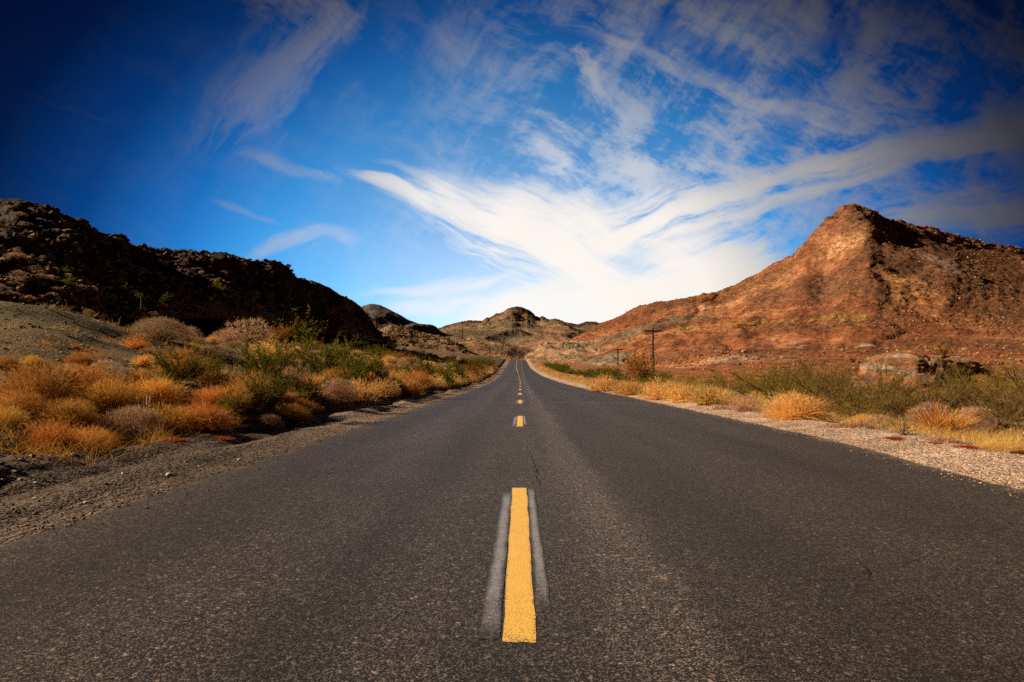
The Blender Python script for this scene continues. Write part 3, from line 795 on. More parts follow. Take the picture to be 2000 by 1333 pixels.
    r_1 = [(1060, 700, 300), (1100, 694, 290), (1140, 690, 275), (1250, 676, 248), (1400, 652, 225), (1700, 640, 196), (1850, 637, 205), (2000, 632, 222), (2400, 620, 250), (2700, 620, 270), (3500, 735, 180)]
    r_2 = [(1085, 684, 340), (1120, 668, 340), (1160, 660, 335), (1260, 628, 330), (1340, 614, 322), (1400, 606, 334), (1480, 584, 304), (1560, 562, 290), (1610, 556, 294), (1690, 532, 267), (1780, 534, 275), (1850, 535, 279), (2000, 540, 312), (2400, 540, 350), (2700, 560, 360), (3500, 732, 220)]
    r_3 = [(1100, 672, 360), (1128, 656, 360), (1170, 642, 358), (1265, 606, 356), (1340, 594, 350), (1400, 584, 356), (1480, 552, 341), (1560, 510, 326), (1610, 480, 326), (1690, 462, 312), (1770, 470, 325), (1850, 485, 331), (2000, 505, 362), (2400, 520, 390), (2700, 545, 390), (3500, 730, 250)]
    r_c = [(1110, 668, 372), (1132, 656, 372), (1150, 648, 372), (1165, 637, 372), (1180, 629, 372), (1200, 624, 372), (1217, 615, 372), (1235, 604, 372), (1252, 598, 372), (1270, 597, 372), (1285, 591, 371), (1305, 591, 371), (1322, 586, 370), (1345, 584, 370), (1370, 579, 368), (1400, 571, 366),
           (1425, 561, 364), (1450, 549, 362), (1475, 537, 360), (1500, 524, 358), (1520, 513, 356), (1540, 507, 354), (1557, 500, 352), (1561, 492, 351), (1568, 482, 350), (1580, 472, 349), (1588, 464, 348), (1600, 450, 346), (1612, 436, 345), (1622, 424, 344), (1636, 417, 343), (1650, 407, 342), (1662, 402, 341), (1672, 402, 340), (1685, 407, 340), (1692, 414, 341),
           (1710, 421, 343), (1728, 430, 346), (1755, 434, 349), (1790, 440, 353), (1815, 446, 356), (1850, 456, 360), (1880, 464, 364), (1920, 473, 370), (1960, 480, 376), (2000, 486, 382), (2200, 510, 396), (2400, 525, 410), (2700, 545, 410), (3500, 728, 270)]
    def crag_red(X, Y, Z, t):
        near = sst(t, .80, .95) * (1 - sst(t, 1.0, 1.25))
        w_ = near * (.25 + sst(X, 128, 150) * (1 - .55 * sst(X, 195, 250)))
        return w_ * (1.5 * blocky(X, Y, Z, .09, 6.0) + .8 * ridged(X * .25, Y * .25, Z * .25, 3) - .5)
    def rock_red(X, Y, Z, t):
        top = sst(t, .74, .92) * sst(X, 118, 150)
        r_ = 4.2 * blocky(X, Y, Z, .05, 6.0) * top * sst(fbm(X * .03, Y * .03, Z * .03, 3), -.2, .2)
        out = 2.2 * blocky(X, Y, Z, .09, 3.0) * sst(fbm(X * .022, Y * .022, Z * .03 + 9, 3), .38, .55) * sst(t, .3, .5)
        return r_ + out + .35 * blocky(X, Y, Z, .35, 1.0)
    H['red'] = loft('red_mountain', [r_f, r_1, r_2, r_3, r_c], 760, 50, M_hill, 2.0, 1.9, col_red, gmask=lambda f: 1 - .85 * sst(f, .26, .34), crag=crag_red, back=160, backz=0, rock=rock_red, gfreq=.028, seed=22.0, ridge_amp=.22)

    def col_foot(X, Y, Z, t, d):
        n = fbm(X * .12, Y * .12, Z * .12, 4)
        c = np.broadcast_to(lin((.225, .195, .125)), X.shape + (3,))
        c = mixc(c, (.16, .145, .095), sst(n, .0, .4))
        return mixc(c, (.33, .22, .13), sst(-n, .2, .5))
    k_f = [(1092, 738, 176), (1150, 739, 170), (1220, 739, 164), (1300, 738, 158), (1400, 738, 150)]
    k_c = [(1094, 736, 196), (1105, 729, 200), (1122, 719, 206), (1145, 708, 212), (1170, 698, 218), (1195, 690, 222), (1220, 688, 224), (1250, 692, 224), (1290, 705, 218), (1340, 722, 208), (1390, 735, 198)]
    H['foot'] = loft('olive_foothill', [k_f, k_c], 130, 40, M_hill, .8, .8, col_foot, back=40, backz=0, gfreq=.12, seed=26.0)

    # small rocky outcrop behind the right-hand bushes
    def col_out(X, Y, Z, t, d):
        n = fbm(X * .5 + Z * 1.1, Y * .3, Z * .4, 4)
        s_ = np.sin(X * 1.6 + Z * 2.2 + n * 2)
        c = np.broadcast_to(lin((.34, .19, .115)), X.shape + (3,))
        c = mixc(c, (.46, .17, .045), sst(s_, .1, .9) * .8)
        c = mixc(c, (.38, .275, .205), sst(-s_, .2, .9) * .7)
        return mixc(c, (.20, .11, .07), sst(n, .25, .6))
    q_f = [(1650, 768, 45), (1720, 770, 43), (1790, 770, 42), (1860, 768, 44), (1940, 764, 50)]
    q_m = [(1680, 722, 49), (1730, 712, 47), (1790, 712, 46), (1850, 716, 48), (1920, 724, 53)]
    q_c = [(1690, 703, 55), (1720, 694, 54), (1750, 688, 53), (1780, 686, 52), (1800, 690, 52), (1815, 700, 52), (1840, 694, 53), (1880, 700, 56), (1915, 716, 58)]
    H['out'] = loft('rock_outcrop', [q_f, q_m, q_c], 150, 40, M_ground, .28, .22, col_out, back=16, backz=-.5, gfreq=.4, seed=30.0)
    return H

build_ground()
road = build_road()
build_markings(road)
H = build_hills()

# ------------------------------------------------------------------ terrain lookup
def build_bvh():
    Vs, Fs, n = [], [], 0
    for o in TERR:
        me = o.data; v = np.empty(len(me.vertices) * 3, np.float32); me.vertices.foreach_get('co', v)
        f = np.empty(len(me.loops), np.int32); me.loops.foreach_get('vertex_index', f)
        Vs.append(v.reshape(-1, 3)); Fs.append(f.reshape(-1, 4) + n); n += len(me.vertices)
    return BVHTree.FromPolygons(np.concatenate(Vs).tolist(), np.concatenate(Fs).tolist())
BVH = build_bvh()
def ground_at(x, y):
    h = BVH.ray_cast(Vector((x, y, 400)), Vector((0, 0, -1)))
    return h[0].z if h[0] is not None else 0.0
def hit(u, v):
    h = BVH.ray_cast(Vector((0, 0, CAMZ)), Vector(ray(u, v)))
    return h[0]
#PLANTS
# ------------------------------------------------------------------ plant meshes
def unit(v): return v / (np.linalg.norm(v, axis=-1, keepdims=True) + 1e-9)
def blades(rg, base, d, L, w, droop=0.0, seg=3, rnd=None, taper=0.8):
    n = len(base); d = unit(d)
    side = unit(np.cross(d, rg.normal(size=(n, 3))))
    L = np.broadcast_to(L, (n,)); w = np.broadcast_to(w, (n,))
    out = np.stack([d[:, 0], d[:, 1], 0 * d[:, 0]], 1)
    V = []
    for k in range(seg + 1):
        s = k / seg
        p = base + d * (L * s)[:, None] + (out * 0.25 * droop - np.array([0, 0, 1.0]) * droop) * (L * s * s)[:, None]
        hw = (w * (1 - taper * s) * 0.5)[:, None]
        V += [p - side * hw, p + side * hw] if k < seg else [p]
    m = 2 * seg + 1
    V = np.stack(V, 1).reshape(-1, 3)
    T = []
    for k in range(seg - 1):
        T += [(2 * k, 2 * k + 1, 2 * k + 3), (2 * k, 2 * k + 3, 2 * k + 2)]
    T.append((2 * seg - 2, 2 * seg - 1, 2 * seg))
    F = (np.arange(n)[:, None, None] * m + np.array(T)[None]).reshape(-1, 3)
    if rnd is None: rnd = rg.rand(n)
    return V, F, np.repeat(rnd, m)
def join(parts):
    V, F, A, n = [], [], [], 0
    for v, f, a in parts:
        V.append(v); F.append(f + n); A.append(a); n += len(v)
    return np.concatenate(V), np.concatenate(F), np.concatenate(A)
def sphdir(rg, n, tmax=90, power=0.5):
    th = R(tmax) * rg.rand(n) ** power; ph = rg.rand(n) * 2 * np.pi
    return np.stack([np.sin(th) * np.cos(ph), np.sin(th) * np.sin(ph), np.cos(th)], 1)
def lumps(rg, d, k=8, amt=0.40):
    """uneven outline: per-direction radius from a few random lobes"""
    c = unit(sphdir(rg, k, 95)); s = rg.rand(k) * amt * 2 - amt * .6
    q = np.exp(-((1 - d @ c.T) / 0.10))
    return 1 + (q * s[None]).sum(1)

def grass_mesh(seed, lod, upright=0.55):
    rg = np.random.RandomState(seed)
    n, w = ((1900, .0075), (620, .016), (200, .036))[lod]
    upright = (.5, .68, .95)[seed % 3]
    d = sphdir(rg, n, 78, upright); lp = lumps(rg, d)
    b = rg.normal(size=(n, 3)) * [.085, .085, .01]; b[:, 2] = np.abs(b[:, 2]) * .3
    L = (.30 + .24 * rg.rand(n) + .16 * (rg.rand(n) > .88)) * lp
    A = blades(rg, b, d, L, w, .18, 3)
    m = int(n * 1.1)
    d2 = sphdir(rg, m, 84, .55); r2 = (.30 + .20 * rg.rand(m)) * lumps(np.random.RandomState(seed), d2)
    p = d2 * r2[:, None] * [1, 1, .92]; p[:, 2] = np.maximum(p[:, 2], .01)
    B = blades(rg, p, d2 + rg.normal(size=(m, 3)) * .75, .07 + .07 * rg.rand(m), w * .8, .05, 2, rnd=.35 + .65 * rg.rand(m))
    return join([A, B])
def straw_mesh(seed, lod):
    rg = np.random.RandomState(seed)
    n, w = ((3400, .0065), (1000, .014), (260, .034))[lod]
    d = sphdir(rg, n, 92, .6); lp = lumps(rg, d, 9, .22)
    r = (.36 + .13 * rg.rand(n) ** .6) * lp
    p = d * r[:, None] * [1, 1, .82]; p[:, 2] = np.maximum(p[:, 2] + .03, .01)
    A = blades(rg, p, d + rg.normal(size=(n, 3)) * .9, .05 + .07 * rg.rand(n), w, .0, 2, rnd=.3 + .7 * rg.rand(n))
    m = n // 6
    d2 = sphdir(rg, m, 88, .6)
    B = blades(rg, rg.normal(size=(m, 3)) * [.05, .05, 0], d2 * [1, 1, .85], (.40 + .08 * rg.rand(m)), w * 1.3, .05, 3, rnd=.35 * rg.rand(m))
    return join([A, B])
def weed_mesh(seed, lod):
    rg = np.random.RandomState(seed)
    n, w = ((1100, .012), (300, .03), (120, .05))[lod]
    b = rg.normal(size=(n, 3)) * [.16, .14, 0]; b[:, 2] = 0
    d = sphdir(rg, n, 70, .6)
    return blades(rg, b, d, .06 + .10 * rg.rand(n), w, .2, 2)
def spiky_mesh(seed, lod):
    rg = np.random.RandomState(seed)
    n = 190
    b = rg.normal(size=(n, 3)) * [.12, .10, 0]; b[:, 2] = 0
    d = sphdir(rg, n, 58, .7)
    A = blades(rg, b, d, .35 + .65 * rg.rand(n), .018, .22, 4)
    m = 500; b2 = rg.normal(size=(m, 3)) * [.22, .18, 0]; b2[:, 2] = 0
    B = blades(rg, b2, sphdir(rg, m, 75, .6), .10 + .22 * rg.rand(m), .010, .2, 3)
    return join([A, B])
def shrub_mesh(seed, lod, nst=20, spread=48, leaf=.030, nleaf=3000, narrow=.36, bend=.25, low=.25):
    """stems fanning from the root, each with side twigs that carry small leaves; height 1"""
    rg = np.random.RandomState(seed)
    nl, lf = ((nleaf, leaf), (nleaf // 3, leaf * 1.8), (nleaf // 10, leaf * 3.2))[lod]
    mb = MB(); tips = []
    for i in range(nst):
        d = sphdir(rg, 1, spread, .6)[0]; az = rg.normal(size=3) * .25; L = .62 + .42 * rg.rand()
        s = np.linspace(0, 1, 6)
        pts = rg.normal(size=3) * [.04, .04, 0] + d * (L * s)[:, None] + (az + [0, 0, -bend * .4]) * (L * s ** 2)[:, None] * bend * 2 + rg.normal(size=(6, 3)) * .012 * s[:, None]
        pts[:, 2] = np.maximum(pts[:, 2], 0)
        mb.tube(pts, np.linspace(.011, .003, 6), 4 if lod == 0 else 3, rg.rand(), caps=False)
        for j in range(9):
            f = low + (1 - low) * rg.rand(); k = f * 5; i0 = min(int(k), 4)
            q = pts[i0] + (pts[i0 + 1] - pts[i0]) * (k - i0)
            dd = unit(unit(pts[i0 + 1] - pts[i0]) + rg.normal(size=3) * .55)
            l2 = .12 + .20 * rg.rand()
            e = q + dd * l2
            if lod == 0: mb.tube(np.array([q, (q + e) / 2 + rg.normal(size=3) * .01, e]), [.005, .004, .002], 3, rg.rand(), caps=False)
            tips.append((q, e, rg.rand()))
    tips = [tp for tp in tips]
    idx = rg.randint(0, len(tips), nl)
    q = np.array([t_[0] for t_ in tips])[idx]; e = np.array([t_[1] for t_ in tips])[idx]; tone = np.array([t_[2] for t_ in tips])[idx]
    f = rg.rand(nl)[:, None] ** .7
    p = q + (e - q) * f + rg.normal(size=(nl, 3)) * .018
    p[:, 2] = np.maximum(p[:, 2], .01)
    dirs = unit(e - q) + rg.normal(size=(nl, 3)) * .8
    lv = blades(rg, p, dirs, lf * (.7 + .8 * rg.rand(nl)), lf * narrow, 0, 2, rnd=np.clip(.55 * tone + .45 * rg.rand(nl), 0, 1), taper=.2)
    return lv, mb
def dead_mesh(seed, lod):
    rg = np.random.RandomState(seed); mb = MB()
    def grow(p, d, L, r, dep):
        pts = [p]; q = p.copy(); dd = d.copy()
        for k in range(4):
            dd = unit(dd + rg.normal(size=3) * .18); q = q + dd * L / 4; q[2] = max(q[2], .01); pts.append(q.copy())
        mb.tube(np.array(pts), np.linspace(r, r * .5, 5), 3, rg.rand(), caps=False)
        if dep > 0:
            for _ in range(3 if lod else 4):
                k = rg.randint(1, 5)
                grow(pts[k].copy(), unit(dd + rg.normal(size=3) * .75), L * (.4 + .3 * rg.rand()), r * .5, dep - 1)
    for i in range(16 if lod == 0 else 10):
        grow(rg.normal(size=3) * [.05, .05, 0], sphdir(rg, 1, 75, .6)[0], .38 + .2 * rg.rand(), .010 if lod == 0 else .016, 2)
    return mb
def cholla_mesh(seed):
    rg = np.random.RandomState(seed); mb = MB()
    def arm(p, d, L, r, dep):
        n = 7; pts = [p]; q = p.copy(); dd = d.copy()
        for k in range(n - 1):
            dd = unit(dd + rg.normal(size=3) * .10 + [0, 0, .05]); q = q + dd * L / (n - 1); pts.append(q.copy())
        rad = r * (1 + .12 * np.sin(np.arange(n) * 2.1)); rad[-1] *= .5
        mb.tube(np.array(pts), rad, 7, .3 + .5 * rg.rand())
        if dep > 0:
            for _ in range(3 if dep > 1 else 2):
                k = rg.randint(3, n)
                arm(pts[k].copy(), unit(dd * .6 + rg.normal(size=3) * .75 + [0, 0, .25]), L * (.5 + .3 * rg.rand()), r * .82, dep - 1)
    for i in range(7):
        arm(rg.normal(size=3) * [.04, .04, 0], unit(sphdir(rg, 1, 40, .7)[0]), .42 + .12 * rg.rand(), .026, 2)
    return mb
def spines_for(mb, seed):
    rg = np.random.RandomState(seed); V = np.concatenate(mb.v); idx = rg.randint(0, len(V), 1500)
    return blades(rg, V[idx], rg.normal(size=(1500, 3)), .03, .006, 0, 2)
def stalk_mesh(seed):
    rg = np.random.RandomState(seed); mb = MB()
    for i in range(13):
        d = sphdir(rg, 1, 24, .7)[0]; L = .5 + .5 * rg.rand(); b = rg.normal(size=3) * [.14, .10, 0]
        s = np.linspace(0, 1, 12)
        pts = b + d * (L * s)[:, None] + rg.normal(size=(12, 3)) * .008
        rad = .012 + .022 * sst(s, .35, .6) * (1 - .6 * sst(s, .9, 1)) * (1 + .4 * np.sin(s * 60))
        mb.tube(pts, rad, 5, rg.rand())
    return mb

def tri_mesh(name, vfa, mat): return mk(name, vfa[0], [vfa[1]], mat, attrs={'rnd': vfa[2]}, data_only=True)
LIB = {}
def lib(kind, lod):
    """mesh data for a kind of plant, several shapes of each: {part name: mesh} lists"""
    key = (kind, lod)
    if key in LIB: return LIB[key]
    out = []; nv = 3 if lod == 0 else 4
    for s in range(nv):
        sd = 100 * lod + 17 * s + sum(map(ord, kind)) % 97
        if kind == 'grass': p = {None: tri_mesh('dry_grass', grass_mesh(sd, lod), M_gold)}
        elif kind == 'ygrass': p = {None: tri_mesh('dry_grass', grass_mesh(sd, lod), M_ygold)}
        elif kind == 'straw': p = {None: tri_mesh('straw_shrub', straw_mesh(sd, lod), M_straw)}
        elif kind == 'weed': p = {None: tri_mesh('red_weed', weed_mesh(sd, lod), M_red)}
        elif kind == 'drymat': p = {None: tri_mesh('dry_weed', weed_mesh(sd, lod), M_straw)}
        elif kind == 'spiky': p = {None: tri_mesh('spiky_grass', spiky_mesh(sd, lod), M_gold)}
        elif kind == 'dead': p = {None: dead_mesh(sd, lod).build('dead_shrub', M_dark, data_only=True)}
        elif kind == 'stalk': p = {None: stalk_mesh(sd).build('stalk_plant', M_pale, data_only=True)}
        elif kind == 'cholla':
            mb = cholla_mesh(sd)
            p = {'branches': mb.build('branches', M_cholla, data_only=True), 'spines': tri_mesh('spines', spines_for(mb, sd), M_pale)}
        else:
            mat, kw = {'green': (M_green, dict(nst=24, spread=56, nleaf=5600, leaf=.032, narrow=.42, low=.12)), 'feather': (M_olive, dict(nst=22, spread=66, leaf=.030, narrow=.20, bend=.5, low=.12, nleaf=5200)),
                       'rust': (M_rust, dict(nst=34, spread=40, leaf=.030, nleaf=5200, low=.05)),
                       'tall': (M_green, dict(nst=11, spread=22, leaf=.026, nleaf=1800, low=.05))}[kind]
            lv, mb = shrub_mesh(sd, lod, **kw)
            p = {'foliage': tri_mesh('foliage', lv, mat), 'stems': mb.build('stems', M_stem, data_only=True)}
        out.append(p)
    LIB[key] = out
    return out
NAMES = {'grass': ('dry_grass_clump', 'grass clump'), 'ygrass': ('yellow_grass_clump', 'grass clump'), 'straw': ('straw_shrub', 'shrub'), 'weed': ('red_weed', 'weed'), 'drymat': ('dry_weed', 'weed'), 'spiky': ('spiky_grass', 'grass clump'),
         'dead': ('dead_shrub', 'shrub'), 'stalk': ('stalk_plant', 'plant'), 'cholla': ('branching_cactus', 'cactus'), 'green': ('creosote_bush', 'bush'), 'feather': ('feathery_bush', 'bush'),
         'rust': ('rusty_bush', 'bush'), 'tall': ('upright_bush', 'bush')}
HREL = {'grass': .52, 'ygrass': .52, 'straw': .44, 'weed': .16, 'drymat': .2, 'spiky': .8, 'dead': .6, 'stalk': 1, 'cholla': 1, 'green': .85, 'feather': .6, 'rust': .9, 'tall': 1.6}
WID = {'grass': 1.0, 'ygrass': 1.0, 'straw': 1.0, 'weed': .8, 'drymat': .8, 'spiky': .9, 'dead': 1.1, 'stalk': .5, 'cholla': .95, 'green': 1.25, 'feather': 1.7, 'rust': 1.15, 'tall': .62}
SPOTS = []
def place(kind, x, y, width, label, group=None, hk=1.0, variant=None):
    dist = math.hypot(x, y)
    lod = 0 if dist < 17 * max(.8, width) ** .7 else (1 if dist < 62 * max(.6, width) ** .7 else 2)
    L = lib(kind, lod); p = L[random.randrange(len(L)) if variant is None else variant % len(L)]
    nm, cat = NAMES[kind]
    s = width / WID[kind]
    z = ground_at(x, y) - 0.015 * s
    if None in p:
        o = bpy.data.objects.new(nm, p[None]); C.objects.link(o)
    else:
        o = bpy.data.objects.new(nm, None); C.objects.link(o); o.empty_display_size = .2
        for pn, me in p.items():
            c = bpy.data.objects.new(pn, me); C.objects.link(c); c.parent = o
    o.location = (x, y, z)
    o.rotation_euler = (random.uniform(-.06, .06), random.uniform(-.06, .06), random.uniform(0, 6.283))
    o.scale = (s * random.uniform(.93, 1.07), s * random.uniform(.93, 1.07), s * hk)
    tag(o, label, cat, group)
    SPOTS.append((x, y, width * .5))
    return o
def hero(u, v, wpx, kind, hk, label):
    h = hit(u, v)
    if h is None: return
    return place(kind, h.x, h.y, wpx * h.y / _F, label, None, hk)
def clear(x, y, r): return all((x - a_) ** 2 + (y - b_) ** 2 > (r + .55 * c_) ** 2 for a_, b_, c_ in SPOTS)

HEROES = [
 # left bank, nearest first
 (95, 884, 120, 'grass', 1.0, 'bright orange grass clump nearest the camera on the left gravel shoulder'),
 (170, 882, 110, 'grass', .95, 'orange grass clump touching the right side of the nearest left clump'),
 (30, 870, 100, 'dead', .8, 'dark bare shrub at the left edge behind the nearest orange grass'),
 (10, 835, 90, 'grass', 1.0, 'brownish orange clump cut by the left edge of the photo'),
 (130, 830, 110, 'grass', 1.0, 'orange clump standing behind the nearest grass of the left shoulder'),
 (255, 856, 130, 'straw', 1.05, 'large pinkish straw dome with a dark hollow underside by the left shoulder'),
 (215, 800, 120, 'grass', 1.1, 'broad orange clump rising behind the pinkish straw dome'),
 (330, 850, 130, 'grass', 1.0, 'golden clump to the right of the pinkish straw dome'),
 (300, 790, 120, 'grass', 1.0, 'wide pale gold clump at the top of the near orange mass'),
 (395, 838, 110, 'grass', 1.05, 'yellow gold clump at the right end of the near orange mass'),
 (420, 800, 100, 'grass', 1.0, 'gold clump just below the tall green bush of the left bank'),
 (292, 852, 42, 'stalk', 1.0, 'pale knobbly stalks standing at the edge of the left shoulder'),
 (340, 860, 46, 'weed', 1.0, 'low red weed beside the pale knobbly stalks'),
 (432, 856, 52, 'weed', 1.0, 'low red weed on the shoulder below the gold clumps'),
 (225, 862, 30, 'weed', 1.0, 'small red weed in front of the dark hollow under the straw dome'),
 (285, 864, 40, 'drymat', 1.0, 'pinkish dry weed at the foot of the pale stalks'),
 (490, 838, 26, 'drymat', 1.2, 'tiny dry weed alone on the left gravel shoulder'),
 (110, 782, 100, 'green', .9, 'dark olive bush behind the orange clumps at far left'),
 (175, 752, 46, 'green', .8, 'small bright green bush on the left slope above the orange mass'),
 (455, 812, 62, 'green', 1.1, 'green bush between the gold clump and the straw coloured clumps'),
 (428, 755, 42, 'tall', 1.0, 'tall narrow green bush rising over the left bank'),
 (135, 738, 72, 'straw', .9, 'pinkish mound shrub on the dark lower side of the bare slope'),
 (205, 735, 72, 'straw', .9, 'grey brown mound shrub beside the pinkish mound shrub'),
 (62, 712, 44, 'grass', .9, 'small orange tuft on the bare gravel mound at far left'),
 (147, 682, 28, 'grass', .8, 'tiny orange tuft near the crest of the bare gravel mound'),
 (12, 716, 50, 'grass', .8, 'dim orange tuft at the left edge of the bare gravel mound'),
 (265, 681, 54, 'grass', .95, 'round orange tuft alone on the bare gravel mound with its shadow'),
 (280, 715, 52, 'grass', .9, 'tan tuft just below the lone round orange tuft'),
 (365, 724, 46, 'straw', .9, 'small pink straw shrub on stony ground left of the tall green bush'),
 (275, 742, 60, 'grass', .8, 'low gold tuft on the slope above the near orange mass'),
 (312, 662, 104, 'straw', .9, 'wide pink shrub on the skyline of the gravel mound beside the wooden post'),
 (362, 668, 66, 'straw', 1.0, 'reddish pink shrub below the branching cactus'),
 (408, 652, 56, 'green', .8, 'olive bush right of the branching cactus'),
 (482, 672, 100, 'straw', 1.0, 'large grey pink shrub standing above the golden slope'),
 (444, 668, 60, 'straw', .9, 'pink shrub touching the left side of the large grey pink shrub'),
 (366, 634, 58, 'cholla', 1.0, 'tall yellow green branching cactus against the dark hill'),
 (404, 626, 36, 'cholla', .8, 'smaller branching cactus right of the tall one'),
 (425, 700, 60, 'straw', .9, 'tan shrub behind the tall narrow green bush'),
 (490, 780, 96, 'ygrass', 1.25, 'tall pale gold clump right of the tall narrow green bush'),
 (510, 815, 44, 'dead', .8, 'dark grey twiggy shrub below the tall pale gold clump'),
 (558, 748, 66, 'straw', 1.0, 'grey shrub with pink top under the big yellow green bush'),
 (520, 735, 60, 'grass', 1.0, 'deep orange clump left of the grey shrub with pink top'),
 (632, 735, 130, 'green', .85, 'big yellow green bush in the middle of the left bank'),
 (596, 690, 60, 'tall', .9, 'upright olive bush behind the big yellow green bush'),
 (606, 780, 70, 'green', .75, 'low green bush beneath the big yellow green bush'),
 (565, 825, 84, 'grass', .95, 'golden clump with a green side close to the left shoulder'),
 (588, 822, 50, 'green', .8, 'small green bush pressed against the golden clump by the shoulder'),
 (522, 834, 62, 'straw', .9, 'light tan dome with grey twigs at the edge of the left shoulder'),
 (655, 782, 84, 'straw', 1.1, 'rounded blond shrub on the left bank above the shoulder shadow'),
 (698, 785, 76, 'ygrass', 1.2, 'blond plume clump right of the rounded blond shrub'),
 (610, 815, 50, 'dead', .7, 'dark dead shrub in the shade of the left shoulder'),
 (745, 775, 70, 'ygrass', 1.0, 'gold clump above the long shadow of the left shoulder'),
 (800, 768, 64, 'ygrass', .9, 'straw gold clump at the shoulder two thirds along the near bank'),
 (848, 758, 56, 'ygrass', .9, 'yellow clump by the left shoulder before the dark bushes'),
 (882, 752, 52, 'ygrass', .9, 'yellow clump next in line along the left shoulder'),
 (915, 746, 44, 'ygrass', .9, 'last bright yellow clump before the green roadside strip'),
 (832, 738, 62, 'green', .9, 'yellow green bush above the line of shoulder clumps'),
 (795, 772, 34, 'green', .6, 'small bright green bush low beside the shoulder shadow'),
 (700, 735, 60, 'straw', .9, 'pale grey shrub in the centre of the golden slope'),
 (738, 740, 40, 'green', .9, 'small green bush on the golden slope'),
 (545, 672, 60, 'rust', .8, 'rust brown bush above the golden slope'),
 (530, 705, 80, 'grass', .9, 'pale gold tuft under the rust brown bush'),
 (580, 700, 50, 'straw', .9, 'tan dome left of the big yellow green bush'),
 (660, 705, 60, 'green', .8, 'thin yellow bush right behind the big yellow green bush'),
 (756, 690, 70, 'rust', .7, 'reddish brown bush by the white marker post'),
 # right side
 (1250, 752, 84, 'rust', 1.0, 'large rust brown bush in front of the nearer utility pole'),
 (1206, 734, 18, 'green', 1.3, 'small dark green bush at the foot of the farther utility pole'),
 (1180, 765, 66, 'ygrass', 1.0, 'yellow clump on the right verge left of the rust brown bush'),
 (1228, 772, 66, 'ygrass', .9, 'gold clump in front of the rust brown bush'),
 (1290, 780, 76, 'ygrass', 1.05, 'bright yellow clump right of the rust brown bush'),
 (1335, 786, 76, 'ygrass', 1.05, 'bright gold clump in the middle of the right verge'),
 (1378, 790, 70, 'ygrass', 1.1, 'tall orange yellow clump next to the pale gravel'),
 (1412, 800, 52, 'drymat', 1.4, 'grey pink dry weed at the edge of the pale gravel'),
 (1455, 803, 66, 'straw', .9, 'tan twiggy shrub under the olive bushes'),
 (1556, 818, 118, 'ygrass', 1.05, 'large golden clump alone beside the pale gravel'),
 (1515, 815, 60, 'straw', 1.0, 'reddish brown shrub against the large golden clump'),
 (1480, 785, 120, 'feather', 1.2, 'olive feathery bush behind the large golden clump'),
 (1420, 768, 90, 'feather', 1.2, 'smaller olive feathery bush at the start of the green thicket'),
 (1640, 815, 170, 'feather', 1.15, 'wide green feathery bush right of the large golden clump'),
 (1690, 825, 140, 'feather', .9, 'low green feathery bush with bare arching twigs at its base'),
 (1745, 822, 170, 'feather', 1.1, 'green feathery bush behind the bare brown twig plant'),
 (1585, 775, 120, 'feather', 1.3, 'yellow green bush above the large golden clump'),
 (1820, 822, 180, 'feather', 1.05, 'green feathery bush behind the spiky yellow grass'),
 (1885, 812, 120, 'feather', 1.6, 'tall twiggy bush near the right edge'),
 (1965, 838, 150, 'feather', 1.3, 'dim green bush cut by the right edge of the photo'),
 (1765, 850, 56, 'dead', 1.3, 'bare brown twig plant standing in front of the green thicket'),
 (1680, 835, 70, 'drymat', 1.5, 'pinkish dry weed in front of the low green bush'),
 (1840, 850, 96, 'spiky', 1.0, 'spiky yellow grass at the edge of the pale gravel'),
 (1845, 862, 60, 'drymat', 1.4, 'twiggy dry mat at the foot of the spiky yellow grass'),
 (1757, 858, 56, 'weed', .8, 'flat red weed under the bare brown twig plant'),
 (1828, 866, 34, 'weed', .9, 'small red weed left of the dark stump'),
 (1888, 874, 44, 'weed', 1.0, 'red weed mat in front of the dark stump'),
 (1640, 834, 46, 'drymat', 1.4, 'pale dry weed right of the large golden clump'),
 (1595, 860, 46, 'drymat', 1.2, 'small dry weed growing in the pale gravel beside the road'),
 (1935, 880, 70, 'ygrass', .5, 'low orange grass at the right end of the pale gravel'),
 (1985, 885, 60, 'weed', 1.3, 'brownish red weed by the right edge of the photo'),
]
for h_ in HEROES: hero(*h_)

